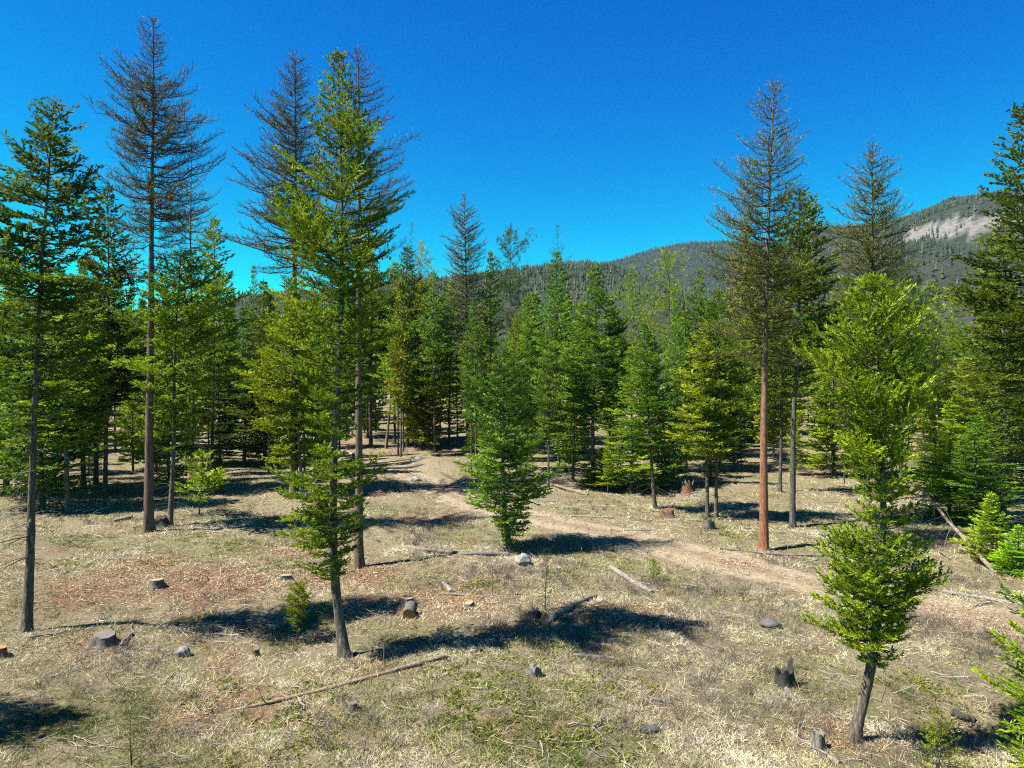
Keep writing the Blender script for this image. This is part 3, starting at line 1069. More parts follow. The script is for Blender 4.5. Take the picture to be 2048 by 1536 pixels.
cone = P_((1.2, 2.1), (3.5, 2.5), (7, 2.2), (12, 1.5), (16.5, 0.75), (19.9, 0.08))
lift = P_((6.0, 1.3, .7), (7.5, 2.2), (10, 2.5), (13, 2.0), (16.5, 1.1), (19.9, 0.08))
slim = P_((2.0, 1.5), (5, 2.1), (9, 1.9), (13, 1.5), (17, 0.8), (19.9, 0.06))
rag = P_((7.0, 1.0, .5), (8.5, 2.4), (11, 1.9, .8), (13, 2.3), (15.5, 1.2), (17.5, 1.1), (19.9, 0.1))
for L_, n in (('mid', 0), ('low', 10)):
    variant('cone_' + L_, 'fir', cone, 21 + n, lod=L_)
    variant('cone2_' + L_, 'fir', cone, 61 + n, lod=L_, slope=(-0.15, 0.6), per=5.6)
    variant('lift_' + L_, 'fir', lift, 22 + n, lod=L_, dead=34)
    variant('slim_' + L_, 'fir', slim, 23 + n, lod=L_, slope=(-0.35, 0.5), per=5.5)
    variant('rag_' + L_, 'fir', rag, 24 + n, lod=L_, dead=40)
variant('young', 'fir', P_((0.8, 3.4), (3, 4.0), (8, 3.0), (14, 1.5), (19.8, 0.1)), 31, lod='low', whorl=0.7, per=6, r0=0.28, slope=(-0.05, 0.75))
variant('larch', 'larch', P_((8.5, 1.6, .6), (10, 2.4), (13, 2.2), (16, 1.5), (18.5, 0.7), (19.9, 0.1)), 41, r0=0.15, bark='bark_larch', fine=0.8, wmul=1.25)
variant('larch2', 'larch', P_((6.5, 1.8, .7), (9, 2.6), (13, 2.1), (17, 1.2), (19.9, 0.1)), 42, r0=0.15, bark='bark_larch', fine=0.75, wmul=1.3)
variant('pine', 'pine', P_((10.5, 1.4), (12, 2.2), (15, 2.3), (17.5, 1.6), (19.8, 0.3)), 43, r0=0.14)
variant('pine2', 'pine', P_((8, 1.6, .7), (11, 2.4), (14, 2.0), (17, 1.2), (19.8, 0.25)), 44, r0=0.14)
WREF = {'cone': 2.5, 'cone2': 2.5, 'lift': 2.5, 'slim': 2.1, 'rag': 2.4, 'young': 4.0, 'larch': 2.4, 'larch2': 2.6, 'pine': 2.3, 'pine2': 2.4}
prng = np.random.default_rng(5)


def place(key, label, px, base, top, hw, color, d=None, group=None, bark=(1, 1, 1), lean=None, name=None):
    """a copy of a shared kind: px of the stem, base pixel row (or distance d), row of the top, half width in pixels"""
    b = G(px, base) if d is None else np.array([(px - CX) / FPX * d, d, gz((px - CX) / FPX * d, d)])
    d = b[1]
    H = wz(top, d) - b[2]
    tm, cm, nm, cat = VAR[key]
    s = hw / FPX * d / WREF[key.split('_')[0]]
    t = thing(name or nm, label, cat, tuple(b), group)
    t.scale = (s, s, H / 20.0)
    t.rotation_euler = (lean[0] if lean else 0, lean[1] if lean else 0, prng.uniform(0, 6.28))
    v = prng.normal(0, 0.08, 3)
    obj('trunk', tm, t, color=bark)
    obj('crown', cm, t, color=tuple(np.clip(np.array(color) * 1.22 * (1 + v), 0, 1)))
    return t


# ------------------------------------------------------------------ the trees one can tell apart
T1t, ax1, H1, b1 = hero_tree('fir', 'fir_tree', 'tall ragged fir with a bare grey trunk, standing alone at the picture edge', 'fir tree',
          [(52, 1262), (55, 1150), (62, 950), (72, 780), (85, 550), (95, 400), (108, 195)],
          [(195, 6, 6), (240, 38, 36), (300, 58, 52), (345, 92, 70), (390, 100, 85), (450, 112, 95), (520, 115, 105), (600, 115, 105), (700, 112, 92), (770, 100, 70, .8), (830, 80, 40, .55), (870, 50, 15, .3)],
          0.175, (0.075, 0.125, 0.022), M['bark_fir'], 101, wk=0.88, lod='near', per=7.6, whorl=0.4, gapth=1.7, sec=0.44, bark_col=(0.95, 0.95, 1.0), slope=(-0.3, 0.5), curve=0.2)
T8, ax8, H8, b8 = hero_tree('fir', 'fir_tree', 'big fir with a bent trunk foot and a separate low green skirt', 'fir tree',
          [(690, 1310), (672, 1210), (664, 1120), (668, 900), (684, 650), (684, 400), (675, 95)],
          [(100, 4, 4), (150, 20, 24), (200, 36, 36), (260, 52, 60), (340, 80, 78, .9), (420, 108, 100, .9), (500, 122, 100, .9), (600, 128, 86, .9), (700, 108, 86, .85), (780, 90, 76, .7), (850, 78, 62, .45), (890, 40, 40, .12), (915, 60, 65, .9), (970, 100, 82, 1.3), (1050, 98, 60, 1.4), (1110, 88, 45, 1.3), (1150, 45, 25)],
          0.175, (0.15, 0.225, 0.018), M['bark_fir'], 102, wk=0.9, lod='hero', per=9.5, whorl=0.36, gapth=1.4, sec=0.42, fill=1.6, jitter=0.33, slope=(-0.2, 0.5), curve=0.3, t_in=0.25, upb=0.15)
T26, ax26, H26, b26 = hero_tree('fir', 'fir_tree', 'fir with a curved leaning trunk foot and full yellow-green skirt beside the charred snag', 'fir tree',
          [(1706, 1482), (1720, 1430), (1737, 1370), (1746, 1310), (1756, 1200), (1764, 1050), (1758, 900), (1750, 700), (1745, 545)],
          [(545, 4, 4), (600, 42, 40), (660, 82, 75), (720, 112, 98), (800, 120, 105), (870, 105, 92), (930, 95, 80), (985, 72, 58), (1020, 52, 44, .9), (1060, 62, 52, .9), (1120, 92, 80, 1.1), (1180, 118, 92, 1.2), (1240, 124, 90, 1.2), (1290, 95, 72), (1325, 30, 25, .7)],
          0.145, (0.19, 0.275, 0.02), M['bark_fir'], 103, wk=0.86, lod='hero', per=14.0, whorl=0.27, gapth=1.9, sec=0.42, jitter=0.3, fill=1.6, slope=(-0.15, 0.6), curve=0.3, t_in=0.3, upb=0.3, droop=-0.2, bark_col=(1.15, 1.05, 0.95))
hero_tree('fir', 'fir_tree', 'bushy deep green fir alone in the clearing, branched nearly to the ground', 'fir tree',
          [(1020, 1097), (1010, 1040), (1005, 950), (1008, 800), (1008, 690)],
          [(690, 3, 3), (740, 32, 32), (800, 55, 52), (860, 66, 64), (920, 76, 76), (960, 76, 82), (1000, 62, 78), (1030, 34, 60), (1065, 12, 48), (1092, 8, 30)],
          0.16, (0.19, 0.31, 0.06), M['bark_fir'], 104, wk=0.9, lod='near', per=7.0, whorl=0.3, gapth=2.2, slope=(-0.25, 0.6), curve=0.22)
hero_tree('larch', 'larch_tree', 'tallest bare larch with a straight reddish-brown trunk', 'larch tree',
          [(297, 1063), (298, 850), (302, 600), (305, 400), (306, 200), (306, 28)],
          [(28, 4, 4), (60, 24, 18), (90, 32, 24), (130, 45, 30), (165, 82, 40), (205, 70, 104), (240, 88, 92), (290, 98, 115), (340, 70, 112), (400, 78, 130), (450, 85, 100), (500, 60, 95, .7), (560, 40, 62, .4), (600, 30, 30, .15)],
          0.30, LARCH, M['bark_larch'], 105, fine=1.0, whorl=0.42, per=7, wmul=1.4, slope=(-0.32, 0.22), curve=0.34)
hero_tree('larch', 'larch_tree', 'wide bare larch behind the big bent fir, darker of the pair', 'larch tree',
          [(588, 985), (590, 600), (591, 300), (590, 100)],
          [(100, 4, 4), (140, 22, 26), (200, 42, 36), (260, 70, 50), (310, 90, 60), (370, 108, 70), (430, 118, 80), (490, 122, 80), (540, 95, 60, .6), (570, 60, 40, .3)],
          0.34, LARCH, M['bark_larch'], 106, fine=0.85, whorl=0.42, per=7, wmul=1.7, slope=(-0.2, 0.32), curve=0.30)
hero_tree('larch', 'larch_tree', 'bare larch with thin curving limbs, growing close beside the big bent fir', 'larch tree',
          [(718, 1136), (717, 900), (718, 600), (718, 300), (716, 88)],
          [(88, 3, 3), (140, 26, 30), (200, 34, 58), (270, 45, 85), (330, 60, 98), (390, 60, 118), (440, 70, 112), (500, 60, 100, .8), (540, 50, 70, .5), (620, 40, 40, .2)],
          0.24, (0.095, 0.08, 0.05), M['bark_larch'], 107, fine=1.0, whorl=0.42, per=6.5, wmul=1.1, slope=(-0.15, 0.35), curve=0.30, bark_col=(1.1, 1.15, 1.2))
hero_tree('larch', 'larch_tree', 'tall larch with a smooth orange lower trunk at the edge of the track', 'larch tree',
          [(1528, 1100), (1527, 900), (1532, 600), (1541, 350), (1550, 155)],
          [(155, 4, 4), (190, 26, 24), (240, 46, 42), (270, 42, 50), (310, 62, 42), (350, 85, 58), (400, 105, 60), (440, 128, 60), (480, 140, 66), (530, 110, 70), (600, 110, 70, .9), (660, 120, 75, .8), (720, 100, 70, .6), (760, 60, 40, .3)],
          0.25, LARCHG, M['bark_orange'], 108, fine=1.0, whorl=0.36, per=6.5, wmul=1.3, slope=(-0.2, 0.32), curve=0.30)
hero_tree('larch', 'larch_tree', 'shorter bare larch rising behind the fir with the curved trunk foot', 'larch tree',
          [(1752, 1000), (1750, 700), (1746, 480), (1744, 283)],
          [(283, 4, 4), (320, 28, 24), (360, 44, 48), (400, 52, 52), (440, 78, 68), (490, 92, 70), (540, 95, 72), (600, 95, 80), (660, 80, 80, .8), (720, 60, 60, .6)],
          0.26, LARCHG, M['bark_larch'], 109, fine=0.85, whorl=0.42, per=7, wmul=1.6, slope=(-0.22, 0.35), curve=0.32, d=54)
hero_tree('fir', 'fir_tree', 'tall dark fir cut off by the picture edge above the slanting dead log', 'fir tree',
          [(2072, 1100), (2064, 800), (2058, 500), (2050, 200)],
          [(205, 5, 5), (260, 32, 30), (330, 46, 50), (430, 78, 70), (520, 88, 85), (620, 112, 100), (700, 120, 110), (800, 105, 105), (880, 80, 90, .6), (930, 60, 60, .3)],
          0.24, (0.072, 0.112, 0.02), M['bark_fir'], 110, lod='mid', per=4.4, whorl=0.42, slope=(-0.25, 0.5), curve=0.18, d=36, dead=26)
hero_tree('fir', 'fir_tree', 'bright young fir reaching in over the dark hollow at the corner', 'fir tree',
          [(2160, 1700), (2156, 1400), (2150, 1120)],
          [(1120, 6, 6), (1200, 60, 60), (1300, 95, 95), (1400, 125, 125), (1500, 140, 140), (1600, 120, 120), (1660, 90, 90)],
          0.09, LG, M['bark_fir'], 111, lod='hero', per=6.5, whorl=0.22, slope=(-0.1, 0.6), d=14.2)
hero_tree('fir', 'fir_tree', 'dense dark-green fir beside the tall orange-trunked larch', 'fir tree',
          [(1585, 1057), (1588, 850), (1598, 600), (1598, 378)],
          [(378, 4, 4), (420, 30, 32), (470, 52, 55), (530, 72, 68), (590, 82, 78), (650, 86, 80), (710, 70, 66), (750, 35, 38, .4), (800, 40, 30, .15)],
          0.2, (0.085, 0.125, 0.016), M['bark_fir'], 112, lod='mid', per=5.0, whorl=0.42, slope=(-0.25, 0.5), dead=30, bark_col=(0.75, 0.78, 0.85))
hero_tree('fir', 'fir_tree', 'shaggy fir just behind the tallest larch, pale lower trunk in the clearing', 'fir tree',
          [(340, 1050), (346, 900), (350, 700), (362, 500)],
          [(500, 4, 4), (550, 40, 45), (620, 70, 72), (700, 88, 80), (760, 80, 82), (820, 70, 70), (870, 40, 45, .5), (920, 30, 30, .25)],
          0.17, MG, M['bark_fir'], 113, lod='mid', per=4.4, whorl=0.4, dead=24, bark_col=(1.2, 1.1, 1.0))
hero_tree('fir', 'fir_tree', 'small airy pale-green fir in the grass beside the tallest larch', 'fir tree',
          [(398, 1030), (402, 960), (405, 903)],
          [(903, 3, 3), (935, 28, 28), (965, 45, 45), (985, 48, 50), (1003, 30, 30, .5)],
          0.05, LG, M['bark_fir'], 114, lod='mid', per=4.5, whorl=0.36, slope=(0.0, 0.6))
hero_tree('fir', 'fir_tree', 'yellow-green fir with two pale trunk sections, behind the bent fir', 'fir tree',
          [(604, 985), (596, 850), (585, 700), (580, 560)],
          [(560, 4, 4), (620, 40, 35), (680, 62, 50), (740, 78, 60), (800, 88, 60), (860, 92, 60), (910, 75, 50), (940, 30, 25, .4)],
          0.15, (0.2, 0.27, 0.016), M['bark_fir'], 115, wk=0.9, lod='mid', per=4.8, whorl=0.36, bark_col=(1.7, 1.65, 1.6))
hero_tree('fir', 'fir_tree', 'knee-high lime-green sapling beside the foot of the bent fir', 'sapling',
          [(594, 1287), (596, 1220), (598, 1163)],
          [(1163, 2, 2), (1185, 18, 16), (1205, 26, 22), (1225, 34, 22), (1245, 26, 20, .7), (1262, 10, 8, .3)],
          0.022, (0.17, 0.21, 0.012), M['bark_fir'], 116, lod='tiny', per=6, whorl=0.12, slope=(0.1, 0.8))
hero_tree('fir', 'fir_tree', 'light green baby fir growing in front of the dark hollow', 'sapling',
          [(1876, 1560), (1875, 1490), (1874, 1412)],
          [(1412, 2, 2), (1440, 14, 14), (1470, 28, 26), (1500, 40, 38), (1530, 48, 45), (1550, 40, 40)],
          0.022, (0.16, 0.20, 0.016), M['bark_fir'], 117, lod='tiny', per=4.5, whorl=0.13, slope=(0.1, 0.8), fill=0.7)
hero_tree('larch', 'larch_sapling', 'spindly bare larch sapling alone in the near grass', 'sapling',
          [(263, 1533), (264, 1460), (266, 1383)],
          [(1383, 2, 2), (1420, 14, 14), (1460, 20, 20, .7), (1500, 24, 24), (1525, 30, 30)],
          0.018, (0.12, 0.16, 0.03), M['bark_larch'], 118, fine=1.6, whorl=0.12, per=2.5, wmul=0.35, slope=(0.1, 0.6))
hero_tree('larch', 'larch_sapling', 'thin larch sapling with yellow tip in front of the grey boulder', 'sapling',
          [(1090, 1222), (1092, 1160), (1096, 1098)],
          [(1098, 2, 2), (1115, 14, 14), (1150, 9, 9), (1190, 14, 14), (1215, 20, 20)],
          0.022, (0.13, 0.16, 0.03), M['bark_larch'], 119, fine=1.3, whorl=0.16, per=3, wmul=0.6, slope=(0.1, 0.8))
hero_tree('fir', 'fir_tree', 'tiny green seedling above the pale split log', 'sapling',
          [(1308, 1165), (1308, 1140), (1307, 1118)],
          [(1118, 1, 1), (1130, 8, 8), (1145, 12, 11), (1158, 10, 9)],
          0.012, LG, M['bark_fir'], 120, lod='tiny', per=4, whorl=0.1, slope=(0.2, 0.9))

# mid-ground trees, each told apart by its looks and neighbours
place('larch', 'bare larch half hidden behind the tallest larch', 384, None, 258, 62, LARCH, d=66)
place('lift_mid', 'dark fir with grey bark behind the ragged fir at the picture edge', 210, None, 366, 72, (0.055, 0.09, 0.02), d=58)
place('rag_mid', 'slim fir with layered boughs between the tallest larch and the wide larch', 424, None, 430, 55, DG, d=64)
place('lift_mid', 'fir on a thin pale stem in the shade behind the ragged edge fir', 136, 1026, 560, 85, MG, bark=(1.5, 1.5, 1.5))
place('cone2_mid', 'fir with a dark stem right behind the ragged edge fir', 84, 1012, 470, 95, DG)
place('lift_mid', 'fir with a forked dark foot in the shaded stand', 168, 978, 600, 80, MG)
place('rag_mid', 'fir in the shaded stand with its crown against the tallest larch trunk', 192, 968, 520, 75, (0.055, 0.105, 0.02))
place('cone_mid', 'deep green fir filling the gap at the picture edge', 12, 985, 470, 90, MG)
place('slim_mid', 'narrow bright lime fir behind the small airy fir', 440, 930, 655, 36, (0.13, 0.18, 0.014))
place('cone_mid', 'grey-green fir between the lime fir and the bent fir', 488, 930, 610, 58, (0.06, 0.115, 0.035))
place('cone2_mid', 'pale green fir close behind the yellow-green fir', 530, 935, 560, 55, (0.075, 0.125, 0.03))
place('slim_mid', 'thin dark fir tip showing between the wide larch and the slim fir', 508, None, 528, 22, DG, d=120)
hero_tree('larch', 'larch_tree', 'slender larch with a tall straight stem standing clear in the middle', 'larch tree',
          [(936, 905), (935, 750), (932, 550), (928, 384)],
          [(384, 3, 3), (420, 16, 16), (460, 34, 38), (500, 42, 44), (550, 46, 46), (610, 50, 46), (660, 44, 40, .8), (710, 30, 26, .5)],
          0.27, LARCHG, M['bark_larch'], 121, fine=0.6, whorl=0.5, per=7, wmul=2.2, slope=(-0.1, 0.4), curve=0.3, bark_col=(0.85, 0.9, 0.9))
place('pine', 'pine with an open bushy top over the dark middle stand', 1017, None, 452, 40, (0.055, 0.085, 0.03), d=92)
place('slim_mid', 'narrow fir at the shoulder of the open-topped pine', 983, None, 500, 34, MG, d=88)
place('slim_mid', 'spire-shaped deep green fir in the middle of the stand', 1117, 945, 500, 50, (0.075, 0.15, 0.03))
place('larch', 'bare larch top peeping out above the spire-shaped fir', 1116, None, 444, 34, (0.07, 0.065, 0.045), d=118)
place('lift_mid', 'broad green fir beside the spire-shaped fir', 1186, 972, 528, 68, (0.095, 0.165, 0.026))
place('cone_mid', 'yellow-green fir overhanging the hollow at the track', 1262, 985, 690, 62, LG)
place('lift_mid', 'fir on a bare slanting stem beside the red rotten stump', 1310, 1018, 640, 62, (0.085, 0.14, 0.02), lean=(0, 0.06))
place('pine2', 'bushy-topped pine behind the yellow-green firs, pale stem', 1262, None, 528, 38, OL, d=98, bark=(1.7, 1.7, 1.65))
place('pine', 'lodgepole pine with a long bare brown stem against the hill', 1340, None, 498, 46, OL, d=86, bark=(0.9, 0.75, 0.65))
place('lift_mid', 'light green fir above the grey stump', 1415, 1034, 640, 66, LG)
place('rag_mid', 'light green fir paired with another above the grey stump', 1432, 1036, 575, 60, (0.09, 0.145, 0.018), bark=(1.1, 1.0, .9))
place('cone2_mid', 'dusky fir in the shade of the orange-trunked larch', 1486, 865, 458, 70, OL)
place('slim_mid', 'dark green fir on the skyline between pine and orange-trunked larch', 1398, None, 535, 36, DG, d=84)
place('rag_mid', 'fir with dead lower limbs between the orange larch and dense fir', 1560, 985, 545, 60, (0.07, 0.105, 0.02), bark=(0.9, 0.85, 0.8))
place('cone_mid', 'green fir hidden behind the dense dark-green fir', 1668, 950, 600, 66, MG)
place('pine2', 'rough-barked pine behind the curved-foot fir', 1800, None, 500, 62, (0.06, 0.10, 0.025), d=58)
place('cone_mid', 'olive fir with a pointed top below the clear-cut', 1868, None, 560, 40, OL, d=80)
place('slim_mid', 'dark pointed fir next to the olive fir', 1905, None, 592, 36, MG, d=76)
place('cone2_mid', 'fir with a thin bare stem over the sunlit gap', 1930, 900, 650, 58, MG)
place('pine', 'soft-needled pine in front of the olive fir', 1875, 940, 645, 60, (0.10, 0.15, 0.03))
place('rag_mid', 'fir with a pale peeling trunk near the picture edge', 2006, None, 430, 82, (0.11, 0.14, 0.02), d=48, bark=(1.7, 1.6, 1.5))
place('cone_mid', 'light fir whose boughs hang over the slanting dead log', 1900, 1040, 800, 62, LG)
place('cone2_mid', 'medium green fir on a dark stem behind the slanting dead log', 1953, 1052, 830, 60, (0.075, 0.15, 0.022))
place('young', 'small lime fir at the foot of the slanting dead log', 1985, 1120, 985, 48, LG)
place('young', 'small yellow-green fir at the picture edge by the log', 2040, 1150, 1050, 46, LG)
place('cone_mid', 'sunny young fir between the light fir and medium fir', 1926, 1000, 745, 52, LG)
place('slim_mid', 'sunny narrow fir between the dead log and picture edge', 1978, 1030, 800, 44, MG)
place('cone2_mid', 'light young fir at the top end of the dead log', 1868, 985, 800, 46, LG)
place('cone_mid', 'pale fir mass below the tall edge fir', 2020, 1000, 640, 85, (0.10, 0.15, 0.026))
place('lift_mid', 'dark-stemmed fir in the stand behind the cut bank', 815, 893, 490, 55, (0.075, 0.115, 0.022))
place('pine2', 'fine-topped pine behind the cut bank', 845, None, 478, 38, OL, d=96)
place('cone2_mid', 'dark fir shading the ground behind the cut bank', 843, 898, 560, 50, MG)
place('lift_mid', 'fir on a thin grey stem at the top of the bank', 742, 890, 500, 60, (0.08, 0.13, 0.02), bark=(1.3, 1.3, 1.3))
place('lift_mid', 'fir closing the gap beside the slender middle larch', 898, None, 560, 40, MG, d=96)
place('slim_mid', 'narrow fir deep in the gap beside the slender middle larch', 880, None, 590, 28, LG, d=112)
place('cone_mid', 'small fir at the far end of the gap beside the slender larch', 915, None, 690, 26, LG, d=104)
place('lift_mid', 'shaded fir on the bank between leaning stem and slender larch', 870, None, 540, 44, DG, d=86)
place('rag_mid', 'ragged fir at the back of the gap over the cut bank', 790, None, 520, 42, MG, d=100)
place('larch', 'thin bare larch tip near the bent fir, low on the skyline', 822, None, 440, 26, (0.07, 0.065, 0.045), d=110)
place('rag_mid', 'fir with a leaning bare stem beside the bank', 772, 897, 560, 45, MG, lean=(0, 0.09), bark=(1.5, 1.35, 1.2))
place('lift_mid', 'thin fir behind the bushy fir of the clearing', 958, 895, 600, 42, OL)
place('lift_mid', 'bright fir filling the stand behind the bushy fir', 1052, 915, 590, 48, (0.12, 0.18, 0.025))
place('slim_mid', 'thin-stemmed fir in the thicket below the spire-shaped fir', 1146, 962, 640, 40, MG)
place('lift_mid', 'thin-trunked fir in the thicket of grey deadwood', 1220, 955, 600, 48, (0.07, 0.13, 0.02))
place('young', 'small bright fir in front of the deadwood thicket', 1205, 975, 895, 40, LG)
place('lift_mid', 'light fir between the lodgepole pine and the paired firs', 1372, 940, 640, 60, (0.08, 0.14, 0.022))
place('young', 'low fir on the rise behind the orange-trunked larch', 1505, 880, 760, 50, LG)

# trees beyond the frame whose shade falls into the near grass
for k, (x, y, h, w, lab) in enumerate([(-20.4, 17.7, 12.5, 2.1, 'fir out of sight that shades the corner grass'), (-15.2, 13.2, 14.0, 2.1, 'tall fir out of sight that shades the near grass'),
                                       (-14.6, 11.2, 12.0, 2.2, 'second fir out of sight that shades the near grass')]):
    tm, cm, nm, cat = VAR['cone_mid' if k else 'lift_mid']
    t = thing(nm, lab, cat, (x, y, gz(x, y)))
    t.scale = (w / 2.5, w / 2.5, h / 20)
    obj('trunk', tm, t, color=(1, 1, 1))
    obj('crown', cm, t, color=MG)

# the stand further back: filled in tree by tree
SKY = np.array([(-200, 470), (0, 470), (200, 470), (300, 500), (440, 540), (480, 590), (540, 570), (620, 500), (760, 520), (850, 520), (880, 560), (960, 550), (1050, 570), (1100, 560), (1200, 570),
                (1240, 620), (1300, 590), (1390, 575), (1450, 560), (1560, 570), (1660, 610), (1700, 590), (1780, 600), (1830, 620), (1900, 640), (1980, 600), (2048, 560), (2250, 520)], float)
ZONES = [(-400, 300, 'stand behind the ragged edge fir'), (300, 560, 'stand behind the tallest larch'), (560, 880, 'stand behind the cut bank'),
         (880, 1240, 'stand behind the bushy clearing fir'), (1240, 1540, 'stand behind the paired light firs'), (1540, 1800, 'stand behind the orange-trunked larch'), (1800, 2500, 'stand behind the slanting dead log')]
fr = np.random.default_rng(17)
taken = [np.array(o.location[:2]) for o in COL.objects if o.type == 'EMPTY']
count = 0
for dmin, dmax, nwant, sep in ((60, 92, 88, 2.6), (92, 140, 112, 3.2), (140, 260, 70, 4.5)):
    made, tries = 0, 0
    while made < nwant and tries < 6000:
        tries += 1
        d = math.sqrt(fr.uniform(dmin ** 2, dmax ** 2))
        px = fr.uniform(-60, 2110)
        x = (px - CX) / FPX * d
        p = np.array([x, d])
        if d < 92 and (road_dist(x, d) < 3.5 or -14 < x < -5 and d < 76):
            continue
        # sunlit gaps in the stand
        if (880 < px < 922 and d < 88) or (1500 < px < 1545 and d < 90) or (1625 < px < 1650 and d < 90) or (1905 < px < 1925 and d < 90) or (690 < px < 760 and d < 84):
            continue
        if min(np.sum((q - p) ** 2) for q in taken) < sep ** 2:
            continue
        taken.append(p)
        lim = np.interp(px, SKY[:, 0], SKY[:, 1])
        b = gz(x, d)
        Hmax = wz(lim, d) - b
        H = min(Hmax * fr.uniform(0.72, 1.0), fr.uniform(15, 27))
        if fr.uniform() < 0.30:
            H *= fr.uniform(0.3, 0.65)
        top = CY - (b + H - CAMZ) / d * FPX
        u_ = fr.uniform()
        key = fr.choice(['cone', 'cone2', 'lift', 'slim', 'rag', 'larch2', 'pine2'], p=[.12, .1, .30, .14, .20, .07, .07])
        fam = {'larch2': 'larch', 'pine2': 'pine'}.get(key, 'fir')
        if fam == 'fir':
            key += '_mid' if d < 80 else '_low'
        hw = H * fr.uniform(0.075, 0.112) / d * FPX
        c = [MG, DG, LG, BGN, OL, (0.08, 0.135, 0.02)][fr.integers(0, 6)] if fam != 'larch' else LARCHG
        zn = next(z for z in ZONES if z[0] <= px < z[1])[2]
        size = 'low' if H < 9 else 'mid-height' if H < 17 else 'tall'
        tone = {MG: 'green', DG: 'deep green', LG: 'light green', BGN: 'blue-green', OL: 'olive', LARCHG: 'greening'}.get(c, 'grass-green')
        form = {'cone': 'cone-shaped fir', 'cone2': 'broad fir', 'lift': 'bare-stemmed fir', 'slim': 'narrow fir', 'rag': 'ragged fir', 'larch2': 'larch', 'pine2': 'bushy pine'}[key.split('_')[0]]
        where = 'front of' if d < 78 else 'middle of' if d < 105 else 'back of'
        place(key, f'{size} {tone} {form}, {where} {zn}', px, None, top, hw, c, d=d, group=f'{fam} trees in the {zn}')
        made += 1
# ------------------------------------------------------------------ dead lower branches and cones of the near firs
def dead_branches(t, ax, n, z0, z1, L, seed, azlo=0.0, azhi=6.28):
    r = np.random.default_rng(seed)
    for k in range(n):
        V, F = dead_limbs(ax, (z0, z1), 1, L, r, az=np.array([r.uniform(azlo, azhi)]), thick=1.5)
        obj('dead_branch', mesh_from('dead_branch', V, F, M['dead_wood'], tint=np.clip(r.normal(0.6, 0.2) + r.normal(0, 0.1, len(F)), 0, 1)), t.children[0])


dead_branches(T1t, ax1, 22, 2.6, 7.5, 1.9, 301, 1.8, 5.2)
dead_branches(T1t, ax1, 8, 3.0, 8.0, 1.4, 302, -1.2, 1.2)
dead_branches(T8, ax8, 10, 6.2, 9.5, 1.2, 303)
dead_branches(T26, ax26, 7, 4.6, 6.2, 0.9, 304)
r = np.random.default_rng(310)
nc = 420
zc = H8 - 7.5 * r.uniform(0, 1, nc) ** 0.9
wc = np.interp(H8 - zc, [0, 1, 2, 4, 7.5], [0.08, 0.5, 0.8, 1.3, 1.8])
ac = np.round(r.uniform(0, 22, nc)) / 22 * 6.28 + r.normal(0, 0.12, nc)
pc = ax8(zc) + np.stack([np.cos(ac) * wc, np.sin(ac) * wc, np.zeros(nc)], -1) * r.uniform(0.55, 1.0, nc)[:, None] + r.normal(0, 0.05, (nc, 3))
Pk = np.stack([pc, pc - [0, 0, 0.035], pc - [0, 0, 0.085], pc - [0, 0, 0.11]], 1)
V, F = tubes(Pk, np.tile([0.006, 0.026, 0.022, 0.003], (nc, 1)), 5)
cn = obj('cones', mesh_from('cones', V, F, M['cone'], tint=np.repeat(r.uniform(0, 1, nc), len(F) // nc), smooth=True), T8)
cn['kind'] = 'stuff'
cn['label'] = 'brown cones hanging in clusters near the top'

# ------------------------------------------------------------------ stumps, logs, boulders
def fan(ring, centre):
    n = len(ring)
    V = np.vstack([ring, centre])
    F = np.stack([np.arange(n), (np.arange(n) + 1) % n, np.full(n, n)], -1)
    return V, F


